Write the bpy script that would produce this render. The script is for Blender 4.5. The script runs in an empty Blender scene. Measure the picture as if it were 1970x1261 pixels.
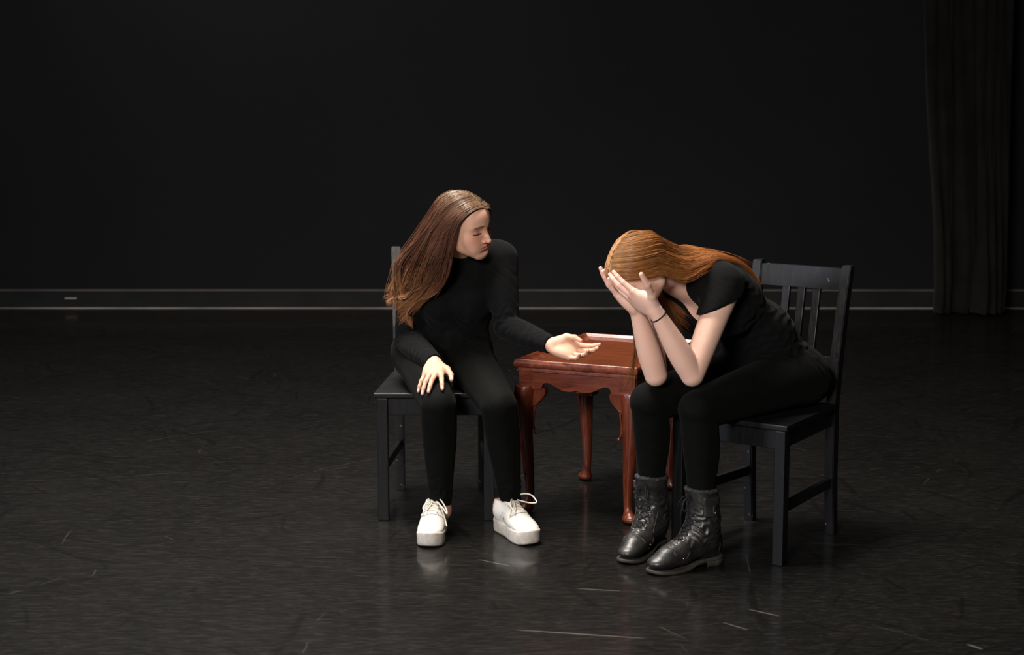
import bpy, bmesh, math, random
import numpy as np
from mathutils import Vector

# ------------------------------------------------------------------ camera
sc = bpy.context.scene
FPX, CAM_H, HOR = 3250.0, 1.52, 150.0
CX, CY = 985.0, 630.5
PITCH = math.atan((CY - HOR) / FPX)
cam_d = bpy.data.cameras.new('camera')
cam_d.sensor_width = 36.0
cam_d.lens = FPX / 1970.0 * 36.0
cam_d.clip_end = 60
cam_d.dof.use_dof = True
cam_d.dof.focus_distance = 5.65
cam_d.dof.aperture_fstop = 4.5
cam = bpy.data.objects.new('camera', cam_d)
cam.location = (0, 0, CAM_H)
cam.rotation_euler = (math.pi / 2 - PITCH, 0, 0)
sc.collection.objects.link(cam)
sc.camera = cam

# ------------------------------------------------------------------ light and exposure
sc.view_settings.view_transform = 'Standard'
sc.view_settings.look = 'None'
sc.view_settings.gamma = 1.0
sc.view_settings.use_curve_mapping = False
sc.view_settings.exposure = 0.18
w = bpy.data.worlds.new('room_world'); sc.world = w; w.use_nodes = True
w.node_tree.nodes['Background'].inputs[0].default_value = (0.55, 0.6, 0.7, 1)
w.node_tree.nodes['Background'].inputs[1].default_value = 0.004

def area(name, loc, target, size, size_y, power, col, spread=180):
    l = bpy.data.lights.new(name, 'AREA'); l.shape = 'RECTANGLE'
    l.size = size; l.size_y = size_y; l.energy = power; l.color = col; l.spread = math.radians(spread)
    o = bpy.data.objects.new(name, l); o.location = loc
    d = Vector(target) - Vector(loc)
    o.rotation_euler = d.to_track_quat('-Z', 'Y').to_euler()
    sc.collection.objects.link(o)
    return o
# the studio's overhead soft light, slightly to the left of the pair, and the daylight from the window on the left
area('overhead_light', (-0.6, 5.6, 4.3), (-0.1, 5.7, 0.2), 1.6, 1.2, 150, (1.0, 0.93, 0.85), 120)
area('overhead_light', (-3.6, 5.6, 4.4), (-3.4, 5.4, 0.0), 1.6, 1.6, 58, (1.0, 0.94, 0.87), 150)
area('back_light', (-1.2, 9.9, 4.2), (-0.6, 5.4, 0.2), 4.4, 1.0, 12, (1.0, 0.95, 0.89), 110)
area('wall_light', (-2.0, 9.8, 4.4), (-1.8, 10.3, 0.0), 3.0, 0.5, 30, (1.0, 0.96, 0.93), 150)
area('window_light', (-6.3, 2.6, 2.0), (0.0, 5.4, 0.8), 1.6, 1.8, 80, (0.80, 0.85, 1.0), 120)
area('front_fill', (-2.0, -1.6, 3.2), (0.2, 5.6, 0.9), 1.6, 1.2, 80, (1.0, 0.94, 0.88), 80)  # unseen fill added to brighten faces and forearms

# ------------------------------------------------------------------ helpers
_F = np.array([0, math.cos(PITCH), -math.sin(PITCH)])
_U = np.array([0, math.sin(PITCH), math.cos(PITCH)])
def at(x, y, Y):
    """photo position plus a distance into the room -> a point in the room"""
    d = _F + (x - CX) / FPX * np.array([1., 0, 0]) - (y - CY) / FPX * _U
    return np.array([0, 0, CAM_H]) + d * (Y / d[1])
A = lambda *v: np.array(v, float)
def nrm(v): v = np.asarray(v, float); return v / np.linalg.norm(v)

def fast_mesh(name, V, Q):
    """V (n,3), Q (m,k) all faces the same size"""
    V = np.ascontiguousarray(V, np.float32); Q = np.ascontiguousarray(Q, np.int32)
    me = bpy.data.meshes.new(name)
    n, k = Q.shape
    me.vertices.add(len(V)); me.vertices.foreach_set('co', V.ravel())
    me.loops.add(n * k); me.loops.foreach_set('vertex_index', Q.ravel())
    me.polygons.add(n)
    me.polygons.foreach_set('loop_start', np.arange(0, n * k, k, dtype=np.int32))
    me.polygons.foreach_set('loop_total', np.full(n, k, np.int32))
    me.polygons.foreach_set('use_smooth', np.ones(n, bool))
    me.update(calc_edges=True)
    return me

def link(name, me, mat=None, parent=None, loc=None):
    o = bpy.data.objects.new(name, me)
    if mat is not None and me is not None: me.materials.append(mat)
    if loc is not None: o.location = loc
    sc.collection.objects.link(o)
    if parent is not None: o.parent = parent
    return o

def bm_obj(name, bm, mat, parent=None, loc=None, smooth=False):
    me = bpy.data.meshes.new(name)
    bmesh.ops.recalc_face_normals(bm, faces=bm.faces[:])
    bm.to_mesh(me); bm.free()
    if smooth:
        for p in me.polygons: p.use_smooth = True
    return link(name, me, mat, parent, loc)

def tag(o, label=None, cat=None, group=None, kind=None):
    if label: o['label'] = label
    if cat: o['category'] = cat
    if group: o['group'] = group
    if kind: o['kind'] = kind
    return o

def hexa(bot, top, bevel=0.003, seg=2):
    """a block between two quads (lists of four points, same order)"""
    bm = bmesh.new()
    vs = [bm.verts.new(tuple(p)) for p in list(bot) + list(top)]
    for f in ((3, 2, 1, 0), (4, 5, 6, 7), (0, 1, 5, 4), (1, 2, 6, 5), (2, 3, 7, 6), (3, 0, 4, 7)):
        bm.faces.new([vs[i] for i in f])
    if bevel:
        bmesh.ops.bevel(bm, geom=bm.edges[:], offset=bevel, segments=seg, affect='EDGES', profile=0.6)
    return bm

def box(x0, x1, y0, y1, z0, z1, bevel=0.003):
    b = [(x0, y0, z0), (x1, y0, z0), (x1, y1, z0), (x0, y1, z0)]
    return hexa(b, [(p[0], p[1], z1) for p in b], bevel)

def smooth_path(pts, n):
    """Catmull-Rom through pts, resampled to n points"""
    P = np.asarray(pts, float)
    P = np.vstack([2 * P[0] - P[1], P, 2 * P[-1] - P[-2]])
    out = []
    m = len(P) - 3
    for t in np.linspace(0, m - 1e-9, n):
        i = int(t); u = t - i
        a, b, c, d = P[i:i + 4]
        out.append(0.5 * ((2 * b) + (-a + c) * u + (2 * a - 5 * b + 4 * c - d) * u * u + (-a + 3 * b - 3 * c + d) * u ** 3))
    return np.array(out)

def tubes(paths, radii, sides=3):
    """paths (S,M,3), radii (S,M) -> V,Q ; also (S,M) index of each vertex row"""
    P = np.asarray(paths, float); S, M, _ = P.shape
    T = np.gradient(P, axis=1); T /= np.linalg.norm(T, axis=2, keepdims=True) + 1e-9
    ref = np.zeros_like(T); ref[..., 2] = 1
    bad = np.abs(T[..., 2]) > 0.9
    ref[bad] = (0, 1, 0)
    # keep one reference per path so that the tube does not twist
    m = np.abs(T[..., 2]).mean(1) > 0.75
    ref[:] = (0.12, 0.05, 1); ref[m] = (0.1, 1, 0.05)
    N = np.cross(T, ref); N /= np.linalg.norm(N, axis=2, keepdims=True) + 1e-9
    B = np.cross(T, N)
    r = np.asarray(radii)[..., None]
    rows = [P + r * (math.cos(2 * math.pi * k / sides) * N + math.sin(2 * math.pi * k / sides) * B) for k in range(sides)]
    V = np.stack(rows, 2).reshape(-1, 3)
    base = (np.arange(S)[:, None] * M + np.arange(M - 1)[None]) * sides
    Q = []
    for k in range(sides):
        k2 = (k + 1) % sides
        Q.append(np.stack([base + k, base + k2, base + sides + k2, base + sides + k], -1).reshape(-1, 4))
    return V, np.concatenate(Q)

def tube_obj(name, pts, r, mat, parent=None, n=24, sides=8, taper=None, origin=None):
    P = smooth_path(pts, n)[None]
    rr = np.full((1, n), r)
    if taper is not None: rr = rr * taper(np.linspace(0, 1, n))[None]
    V, Q = tubes(P, rr, sides)
    c = len(V); V = np.vstack([V, P[0, :1], P[0, -1:]])
    me = fast_mesh(name, V - (0 if origin is None else origin), Q)
    bm = bmesh.new(); bm.from_mesh(me); bm.verts.ensure_lookup_table()
    for k in range(sides):
        k2 = (k + 1) % sides
        f = bm.faces.new((bm.verts[c], bm.verts[k2], bm.verts[k])); f.smooth = True
        f = bm.faces.new((bm.verts[c + 1], bm.verts[c - sides + k], bm.verts[c - sides + k2])); f.smooth = True
    bmesh.ops.recalc_face_normals(bm, faces=bm.faces[:])
    bm.to_mesh(me); bm.free()
    return link(name, me, mat, parent)

# ------------------------------------------------------------------ solid modelling by distance fields
def rc(a, b, ra, rb, k=0.02): return ('rc', np.asarray(a, float), np.asarray(b, float), ra, rb, k, 'u')
def el(c, r, R=None, k=0.02, op='u'):
    return ('el', np.asarray(c, float), np.asarray(r, float), np.eye(3) if R is None else np.asarray(R, float), None, k, op)
def rcs(a, b, ra, rb, k=0.02): return ('rc', np.asarray(a, float), np.asarray(b, float), ra, rb, k, 's')
def chain(pts, rads, k=0.0, n=9):
    """a limb: rounded, tapering pieces along a smooth path"""
    P = smooth_path(pts, n); r = smooth_path([(x, 0, 0) for x in rads], n)[:, 0]
    return [rc(P[i], P[i + 1], r[i], r[i + 1], .0002) for i in range(n - 1)]
def xf(prims, R, c, s=1.0):
    out = []
    for p in prims:
        if p[0] == 'rc':
            out.append(('rc', c + R @ (p[1] * s), c + R @ (p[2] * s), p[3] * s, p[4] * s, p[5] * s, p[6]))
        else:
            out.append(('el', c + R @ (p[1] * s), p[2] * s, R @ p[3], None, p[5] * s, p[6]))
    return out
def inflate(prims, d):
    out = []
    for p in prims:
        if p[6] == 's': continue
        if p[0] == 'rc': out.append(('rc', p[1], p[2], p[3] + d, p[4] + d, p[5], p[6]))
        else: out.append(('el', p[1], p[2] + d, p[3], None, p[5], p[6]))
    return out
def _ev(p, P):
    if p[0] == 'rc':
        pa = P - p[1]; ba = p[2] - p[1]
        h = np.clip(pa @ ba / (ba @ ba), 0, 1)
        return np.linalg.norm(pa - h[..., None] * ba, axis=-1) - (p[3] + (p[4] - p[3]) * h)
    q = (P - p[1]) @ p[3]
    k0 = np.linalg.norm(q / p[2], axis=-1)
    k1 = np.linalg.norm(q / p[2] ** 2, axis=-1)
    return k0 * (k0 - 1) / np.maximum(k1, 1e-6)
def _bound(p):
    if p[0] == 'rc': return (p[1] + p[2]) / 2, np.linalg.norm(p[1] - p[2]) / 2 + max(p[3], p[4])
    return p[1], p[2].max()
def _smin(a, b, k):
    h = np.maximum(k - np.abs(a - b), 0) / k
    return np.minimum(a, b) - h * h * k * 0.25
class Field:
    """groups: list of (prims, k to join with what came before, cuts [(point, normal)], disp or None)"""
    def __init__(s, groups, subs=(), disp=None, cuts=()):
        s.groups = groups; s.subs = list(subs); s.disp = disp; s.cuts = cuts
        lo = np.full(3, 1e9); hi = -lo
        for g in groups:
            for p in g[0]:
                if p[6] == 'u':
                    c, r = _bound(p); lo = np.minimum(lo, c - r); hi = np.maximum(hi, c + r)
        s.lo, s.hi = lo - 0.02, hi + 0.02
    def _prims(s, f, prims, P, C, r, inv=None):
        for p in prims:
            c, br = _bound(p)
            dc = C - c
            m = np.einsum('ij,ij->i', dc, dc) < (br + r + 0.035) ** 2
            if not m.any(): continue
            if inv is not None: m = m[inv]
            d = _ev(p, P[m])
            k = max(p[5], 1e-4)
            f[m] = _smin(f[m], d, k) if p[6] == 'u' else -_smin(-f[m], d, k)
        return f
    def __call__(s, P, r=0.0):
        flat = P.ndim == 2
        inv = None
        if flat:
            key, inv = np.unique(np.floor(P / 0.03).astype(np.int64) @ np.array([1, 4096, 16777216]), return_inverse=True)
            C = np.zeros((len(key), 3)); cn = np.bincount(inv)
            for q in range(3): C[:, q] = np.bincount(inv, P[:, q]) / cn
            r = 0.045; P = P[:, None, :]
        else: C = P.mean(1)
        f = None
        for g in s.groups:
            fg = s._prims(np.full(P.shape[:2], 0.3), g[0], P, C, r, inv)
            if len(g) > 3 and g[3] is not None: fg = fg + g[3](P)
            for (pt, n) in (g[2] if len(g) > 2 else ()):
                fg = np.maximum(fg, (P - np.asarray(pt, float)) @ np.asarray(n, float))
            f = fg if f is None else _smin(f, fg, max(g[1], 1e-4))
        if s.disp is not None: f = f + s.disp(P)
        f = s._prims(f, s.subs, P, C, r, inv)
        for (pt, n) in s.cuts: f = np.maximum(f, (P - np.asarray(pt, float)) @ np.asarray(n, float))
        return f[:, 0] if flat else f
    def grad(s, P, e=0.0015):
        K = np.array([(1, -1, -1), (-1, -1, 1), (-1, 1, -1), (1, 1, 1)], float)
        g = sum(k * s(P + k * e)[:, None] for k in K)
        return g / (np.linalg.norm(g, axis=-1, keepdims=True) + 1e-9)
    def push_out(s, P, margin, it=2):
        sh = P.shape; P = P.reshape(-1, 3).copy()
        for _ in range(it):
            f = s(P)
            m = f < margin
            if not m.any(): break
            Pm = P[m]; P[m] = Pm + s.grad(Pm) * ((margin[m] if np.ndim(margin) else margin) - f[m])[:, None]
        return P.reshape(sh)
    def on_surface(s, P, off=0.0, it=4):
        P = np.asarray(P, float).copy()
        for _ in range(it):
            P = P - s.grad(P) * (s(P) - off)[:, None]
        return P

def iso(field, h):
    """surface nets over the field; returns V, Q"""
    B = 8
    n = np.ceil((field.hi - field.lo) / (h * B)).astype(int)
    bi = np.stack(np.meshgrid(*[np.arange(k) for k in n], indexing='ij'), -1).reshape(-1, 3)
    cen = field.lo + (bi + 0.5) * B * h - 0.5 * h
    rad = B * h * 0.87
    fc = field(cen, 0.0) if False else field(cen[:, None, :], rad)[:, 0]
    act = np.abs(fc) < rad * 1.7 + 0.006
    vol = np.where(fc < 0, -1.0, 1.0).astype(np.float32).reshape(n)
    vol = vol.repeat(B, 0).repeat(B, 1).repeat(B, 2)
    off = np.stack(np.meshgrid(*[np.arange(B)] * 3, indexing='ij'), -1).reshape(-1, 3)
    ab = bi[act]
    for i in range(0, len(ab), 1500):
        b = ab[i:i + 1500]
        idx = b[:, None, :] * B + off[None]
        vol[idx[..., 0], idx[..., 1], idx[..., 2]] = field(field.lo + idx * h, rad)
    s = vol < 0
    a = s; o = s
    for ax in range(3):
        sl0 = [slice(None)] * 3; sl1 = [slice(None)] * 3
        sl0[ax] = slice(0, -1); sl1[ax] = slice(1, None)
        a = a[tuple(sl0)] & a[tuple(sl1)]; o = o[tuple(sl0)] | o[tuple(sl1)]
    cells = np.argwhere(o & ~a)
    idm = np.full(a.shape, -1, np.int32)
    idm[cells[:, 0], cells[:, 1], cells[:, 2]] = np.arange(len(cells))
    corner = np.stack(np.meshgrid([0, 1], [0, 1], [0, 1], indexing='ij'), -1).reshape(-1, 3)
    cv = vol[cells[:, None, 0] + corner[:, 0], cells[:, None, 1] + corner[:, 1], cells[:, None, 2] + corner[:, 2]]
    acc = np.zeros((len(cells), 3)); cnt = np.zeros(len(cells))
    for i in range(8):
        for j in range(i + 1, 8):
            if np.abs(corner[i] - corner[j]).sum() != 1: continue
            va, vb = cv[:, i], cv[:, j]
            m = (va < 0) != (vb < 0)
            t = np.where(m, va / np.where(m, va - vb, 1), 0)
            acc += np.where(m[:, None], corner[i] + t[:, None] * (corner[j] - corner[i]), 0)
            cnt += m
    V = field.lo + (cells + acc / np.maximum(cnt, 1)[:, None]) * h
    quads = []
    for ax in range(3):
        sl0 = [slice(None)] * 3; sl1 = [slice(None)] * 3
        sl0[ax] = slice(0, -1); sl1[ax] = slice(1, None)
        e0, e1 = s[tuple(sl0)], s[tuple(sl1)]
        E = np.argwhere(e0 != e1)
        u, v = (ax + 1) % 3, (ax + 2) % 3
        ok = (E[:, u] > 0) & (E[:, v] > 0) & (E[:, u] < a.shape[u]) & (E[:, v] < a.shape[v])
        E = E[ok]
        du = np.zeros(3, int); du[u] = 1; dv = np.zeros(3, int); dv[v] = 1
        c = [E - du - dv, E - dv, E, E - du]
        q = np.stack([idm[x[:, 0], x[:, 1], x[:, 2]] for x in c], 1)
        flip = ~e0[E[:, 0], E[:, 1], E[:, 2]]
        q[flip] = q[flip][:, ::-1]
        quads.append(q[(q >= 0).all(1)])
    return V, np.concatenate(quads)

def refine(V, Q, sel):
    """split the quads whose four corners are selected; neighbours are fanned"""
    bm = bmesh.new()
    vs = [bm.verts.new(v) for v in V]
    for q in Q:
        try: bm.faces.new([vs[i] for i in q])
        except ValueError: pass
    bm.verts.index_update()
    ed = [e for e in bm.edges if sel[e.verts[0].index] and sel[e.verts[1].index]]
    bmesh.ops.subdivide_edges(bm, edges=ed, cuts=1, use_grid_fill=True)
    return bm

# ------------------------------------------------------------------ materials
def mat_new(name):
    m = bpy.data.materials.new(name); m.use_nodes = True
    nt = m.node_tree; nt.nodes.clear()
    out = nt.nodes.new('ShaderNodeOutputMaterial'); b = nt.nodes.new('ShaderNodeBsdfPrincipled')
    nt.links.new(b.outputs[0], out.inputs[0])
    return m, nt, b
class NT:
    def __init__(s, nt): s.nt = nt
    def n(s, t, **kw):
        x = s.nt.nodes.new(t)
        for k, v in kw.items(): setattr(x, k, v)
        return x
    def put(s, sock, v):
        if isinstance(v, (int, float)): sock.default_value = v
        elif isinstance(v, tuple):
            sock.default_value = v if len(v) != 3 or sock.type != 'RGBA' else v + (1,)
        else: s.nt.links.new(v, sock)
    def m(s, op, a, b=None, c=None, clamp=False):
        x = s.n('ShaderNodeMath', operation=op, use_clamp=clamp)
        for i, v in enumerate((a, b, c)):
            if v is not None: s.put(x.inputs[i], v)
        return x.outputs[0]
    def vm(s, op, a, b=None, out=0):
        x = s.n('ShaderNodeVectorMath', operation=op)
        s.put(x.inputs[0], a)
        if b is not None: s.put(x.inputs[1], b)
        return x.outputs['Value' if op in ('LENGTH', 'DOT_PRODUCT', 'DISTANCE') else 'Vector']
    def mix(s, fac, a, b, blend='MIX'):
        x = s.n('ShaderNodeMix', data_type='RGBA', blend_type=blend)
        s.put(x.inputs[0], fac); s.put(x.inputs[6], a); s.put(x.inputs[7], b)
        return x.outputs[2]
    def ramp(s, fac, stops):
        x = s.n('ShaderNodeValToRGB'); e = x.color_ramp.elements
        while len(e) < len(stops): e.new(0.5)
        for i, (p, c) in enumerate(stops):
            e[i].position = p; e[i].color = c if len(c) == 4 else tuple(c) + (1,)
        s.put(x.inputs[0], fac); return x.outputs[0]
    def sstep(s, v, lo, hi):
        x = s.n('ShaderNodeMapRange', interpolation_type='SMOOTHSTEP', clamp=True)
        s.put(x.inputs[0], v); x.inputs[1].default_value = lo; x.inputs[2].default_value = hi
        x.inputs[3].default_value = 0; x.inputs[4].default_value = 1
        return x.outputs[0]
    def coord(s, scale=(1, 1, 1), rot=(0, 0, 0), kind='Object', loc=(0, 0, 0)):
        tc = s.n('ShaderNodeTexCoord'); mp = s.n('ShaderNodeMapping')
        s.put(mp.inputs[0], tc.outputs[kind]); mp.inputs['Scale'].default_value = scale
        mp.inputs['Rotation'].default_value = rot; mp.inputs['Location'].default_value = loc
        return mp.outputs[0]
    def noise(s, vec, scale, detail=3, rough=0.5, dist=0.0, out='Fac'):
        x = s.n('ShaderNodeTexNoise'); s.put(x.inputs['Vector'], vec); x.inputs['Scale'].default_value = scale
        x.inputs['Detail'].default_value = detail; x.inputs['Roughness'].default_value = rough; x.inputs['Distortion'].default_value = dist
        return x.outputs[out]
    def bump(s, h, strength=0.2, dist=0.01):
        x = s.n('ShaderNodeBump'); s.put(x.inputs['Height'], h); x.inputs['Strength'].default_value = strength; x.inputs['Distance'].default_value = dist
        return x.outputs[0]

def simple(name, col, rough=0.5, spec=0.5, metallic=0.0, nscale=None, namt=0.25, bump=0.0, bscale=200, sheen=0.0):
    m, nt, b = mat_new(name); t = NT(nt)
    b.inputs['Roughness'].default_value = rough; b.inputs['Specular IOR Level'].default_value = spec; b.inputs['Metallic'].default_value = metallic
    c = t.coord()
    nz = t.noise(c, nscale or 12, 4)
    lo = tuple(x * (1 - namt) for x in col); hi = tuple(min(1, x * (1 + namt)) for x in col)
    t.put(b.inputs['Base Color'], t.ramp(nz, [(0.3, lo), (0.7, hi)]))
    if sheen: b.inputs['Sheen Weight'].default_value = sheen; b.inputs['Sheen Roughness'].default_value = 0.5
    if bump: t.put(b.inputs['Normal'], t.bump(t.noise(c, bscale, 3), bump, 0.004))
    return m

M = {}
M['sweater'] = simple('black_jersey', (0.0032, 0.0032, 0.0034), 0.9, 0.10, nscale=30, bump=0.25, bscale=420, sheen=0.02)
M['leggings'] = simple('black_stretch_cotton', (0.0020, 0.0022, 0.0018), 0.80, 0.08, nscale=40, bump=0.12, bscale=700, sheen=0.012)
M['white_leather'] = simple('white_leather', (0.70, 0.67, 0.62), 0.5, 0.35, nscale=20, namt=0.05, bump=0.08, bscale=300)
M['white_sole'] = simple('white_rubber_sole', (0.58, 0.53, 0.47), 0.55, 0.3, nscale=45, namt=0.2, bump=0.05)
M['lace_white'] = simple('cream_lace', (0.75, 0.70, 0.60), 0.85, 0.2, nscale=200, namt=0.08)
M['brown_tab'] = simple('tan_leather', (0.30, 0.11, 0.05), 0.5, 0.4)
M['dark_line'] = simple('grey_seam', (0.16, 0.13, 0.14), 0.7, 0.2)
M['boot'] = simple('worn_black_leather', (0.016, 0.0152, 0.0145), 0.40, 0.55, nscale=26, namt=0.6, bump=0.25, bscale=70)
M['boot_sole'] = simple('grey_brown_boot_sole', (0.042, 0.037, 0.031), 0.6, 0.3, nscale=60)
M['boot_lace'] = simple('black_lace', (0.012, 0.011, 0.012), 0.85, 0.2)
M['stitch'] = simple('grey_stitching', (0.10, 0.09, 0.085), 0.8, 0.2)
M['fleece'] = simple('dark_fleece', (0.035, 0.033, 0.036), 0.95, 0.1, nscale=150, namt=0.5)
M['metal'] = simple('nickel', (0.6, 0.55, 0.5), 0.3, 0.5, metallic=1.0, namt=0.1)
M['hair_tie'] = simple('black_elastic', (0.008, 0.007, 0.008), 0.7, 0.3)

def chair_paint():
    m, nt, b = mat_new('worn_black_paint'); t = NT(nt)
    c = t.coord()
    grain = t.noise(t.coord((40, 40, 4)), 3, 4)
    base = t.ramp(grain, [(0.3, (0.0028, 0.0028, 0.0034)), (0.75, (0.0058, 0.0058, 0.0068))])
    chip = t.noise(c, 38, 5, 0.6)
    geo = t.n('ShaderNodeNewGeometry')
    point = geo.outputs['Pointiness']
    e = t.m('MULTIPLY', t.sstep(point, 0.56, 0.62), t.sstep(chip, 0.66, 0.70))
    fl = t.sstep(t.noise(c, 120, 2), 0.83, 0.85)
    k = t.m('MAXIMUM', e, t.m('MULTIPLY', fl, 0.6))
    t.put(b.inputs['Base Color'], t.mix(k, base, (0.30, 0.24, 0.17)))
    t.put(b.inputs['Roughness'], t.m('ADD', 0.30, t.m('MULTIPLY', grain, 0.22)))
    b.inputs['Specular IOR Level'].default_value = 0.28
    t.put(b.inputs['Normal'], t.bump(grain, 0.12, 0.002))
    return m
M['chair'] = chair_paint()

def wood(name, c0, c1, c2, rough=0.3, axis=(1, 14, 14), spec=0.5):
    m, nt, b = mat_new(name); t = NT(nt)
    c = t.coord(axis)
    g = t.noise(c, 5, 6, 0.6, 0.6)
    fine = t.noise(t.coord(tuple(a * 4 for a in axis)), 9, 3)
    col = t.ramp(g, [(0.25, c0), (0.5, c1), (0.8, c2)])
    col = t.mix(t.m('MULTIPLY', fine, 0.35), col, c0)
    t.put(b.inputs['Base Color'], col)
    t.put(b.inputs['Roughness'], t.m('ADD', rough, t.m('MULTIPLY', g, 0.15)))
    b.inputs['Specular IOR Level'].default_value = spec
    t.put(b.inputs['Normal'], t.bump(fine, 0.06, 0.002))
    return m
M['mahogany'] = wood('polished_mahogany', (0.045, 0.008, 0.0035), (0.12, 0.022, 0.008), (0.19, 0.042, 0.014), 0.25, (14, 14, 2.5))
M['mahogany_apron'] = wood('mahogany_apron', (0.06, 0.010, 0.004), (0.13, 0.024, 0.009), (0.20, 0.046, 0.016), 0.3, (2.2, 2.2, 14))
M['table_panel'] = wood('worn_mahogany_panel', (0.050, 0.0105, 0.0035), (0.090, 0.021, 0.0062), (0.125, 0.033, 0.011), 0.6, (2.0, 12, 12), 0.05)
M['rim_wood'] = wood('mahogany_rim', (0.06, 0.012, 0.006), (0.15, 0.032, 0.013), (0.26, 0.075, 0.035), 0.22, (9, 9, 9), 0.7)

def skin_mat(name, base, flush, brow):
    m, nt, b = mat_new(name); t = NT(nt)
    at_ = t.n('ShaderNodeAttribute', attribute_name='hp')
    sep = t.n('ShaderNodeSeparateXYZ'); t.put(sep.inputs[0], at_.outputs['Vector'])
    x = t.m('ABSOLUTE', sep.outputs[0]); y = sep.outputs[1]; z = sep.outputs[2]
    n1 = t.noise(t.coord(), 28, 4); n2 = t.noise(t.coord(), 160, 3)
    col = t.mix(t.sstep(n1, 0.35, 0.7), base, tuple(a * 0.93 + f * 0.07 for a, f in zip(base, flush)))
    front = t.sstep(y, 0.045, 0.06)
    def ell(cx, cz, rx, rz, soft=0.35, src=x):
        q = t.m('ADD', t.m('POWER', t.m('DIVIDE', t.m('ABSOLUTE', t.m('SUBTRACT', src, cx)), rx), 2.0),
                t.m('POWER', t.m('DIVIDE', t.m('ABSOLUTE', t.m('SUBTRACT', z, cz)), rz), 2.0))
        return t.m('MULTIPLY', t.m('SUBTRACT', 1.0, t.sstep(q, 1 - soft, 1 + soft)), front)
    # cheeks, nose tip and lips carry more blood
    col = t.mix(t.m('MULTIPLY', ell(0.042, -0.02, 0.028, 0.028, 0.9), 0.30), col, flush)
    col = t.mix(t.m('MULTIPLY', ell(0.0, -0.024, 0.014, 0.012, 0.9), 0.22), col, flush)
    col = t.mix(t.m('MULTIPLY', ell(0.0, -0.0555, 0.0235, 0.0095, 0.35), 0.75), col, (0.56, 0.19, 0.165))
    col = t.mix(ell(0.0, -0.0545, 0.022, 0.0013, 0.5), col, (0.28, 0.085, 0.075))
    # brows arch with the distance from the nose
    arch = t.m('SUBTRACT', z, t.m('SUBTRACT', 0.0315, t.m('ADD', t.m('MULTIPLY', x, 0.17), t.m('MULTIPLY', t.m('POWER', t.m('ABSOLUTE', t.m('SUBTRACT', x, 0.032)), 2.0), 7.0))))
    bq = t.m('MULTIPLY', t.m('SUBTRACT', 1.0, t.sstep(t.m('ABSOLUTE', arch), 0.0014, 0.0040)),
             t.m('MULTIPLY', t.sstep(x, 0.010, 0.016), t.m('SUBTRACT', 1.0, t.sstep(x, 0.040, 0.052))))
    bq = t.m('MULTIPLY', bq, front)
    col = t.mix(t.m('MULTIPLY', bq, 0.95), col, brow)
    # lash line under the lowered lid, and shade painted into the eye socket
    lz = t.m('ADD', z, t.m('SUBTRACT', 0.0012, t.m('MULTIPLY', t.m('POWER', t.m('ABSOLUTE', t.m('SUBTRACT', x, 0.031)), 2.0), 7.0)))
    lash = t.m('MULTIPLY', t.m('SUBTRACT', 1.0, t.sstep(t.m('ABSOLUTE', lz), 0.0013, 0.0034)),
               t.m('MULTIPLY', t.sstep(x, 0.014, 0.018), t.m('SUBTRACT', 1.0, t.sstep(x, 0.045, 0.050))))
    lash = t.m('MULTIPLY', lash, front)
    col = t.mix(t.m('MULTIPLY', ell(0.030, 0.009, 0.023, 0.014, 0.9), 0.38), col, tuple(a * 0.6 for a in flush))
    col = t.mix(lash, col, (0.035, 0.018, 0.014))
    # nails
    na = t.n('ShaderNodeAttribute', attribute_name='nail')
    nf = t.sstep(na.outputs['Fac'], 0.35, 0.75)
    col = t.mix(nf, col, (0.80, 0.46, 0.42))
    kn = t.n('ShaderNodeAttribute', attribute_name='knuckle')
    col = t.mix(t.m('MULTIPLY', kn.outputs['Fac'], 0.38), col, flush)
    t.put(b.inputs['Base Color'], col)
    t.put(b.inputs['Roughness'], t.m('SUBTRACT', t.m('ADD', 0.42, t.m('MULTIPLY', n2, 0.14)), t.m('MULTIPLY', nf, 0.2)))
    b.inputs['Specular IOR Level'].default_value = 0.42
    b.inputs['Subsurface Weight'].default_value = 0.12
    b.inputs['Subsurface Radius'].default_value = (1.0, 0.35, 0.2)
    b.inputs['Subsurface Scale'].default_value = 0.006
    t.put(b.inputs['Normal'], t.bump(n2, 0.05, 0.001))
    return m
M['skin_a'] = skin_mat('warm_skin', (0.62, 0.355, 0.245), (0.56, 0.19, 0.13), (0.07, 0.035, 0.02))
M['skin_b'] = skin_mat('fair_skin', (0.70, 0.44, 0.345), (0.60, 0.22, 0.165), (0.14, 0.06, 0.03))

def hair_mat(name, root, mid, tip, rough=0.36):
    m, nt, b = mat_new(name); t = NT(nt)
    a = t.n('ShaderNodeAttribute', attribute_name='hair_t'); r = t.n('ShaderNodeAttribute', attribute_name='hair_r')
    col = t.ramp(a.outputs['Fac'], [(0.0, root), (0.32, mid), (0.62, mid), (1.0, tip)])
    v = t.m('ADD', 0.45, t.m('MULTIPLY', r.outputs['Fac'], 1.1))
    hs = t.n('ShaderNodeHueSaturation'); t.put(hs.inputs['Color'], col); t.put(hs.inputs['Value'], v)
    t.put(b.inputs['Base Color'], hs.outputs[0])
    b.inputs['Roughness'].default_value = rough
    b.inputs['Specular IOR Level'].default_value = 0.55
    t.put(b.inputs['Specular Tint'], t.mix(0.5, hs.outputs[0], (1, 0.9, 0.8)))
    return m
M['hair_a'] = hair_mat('brown_hair', (0.125, 0.074, 0.041), (0.088, 0.038, 0.023), (0.30, 0.130, 0.048))
M['hair_b'] = hair_mat('auburn_hair', (0.30, 0.148, 0.056), (0.235, 0.092, 0.028), (0.25, 0.080, 0.021))

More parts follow.
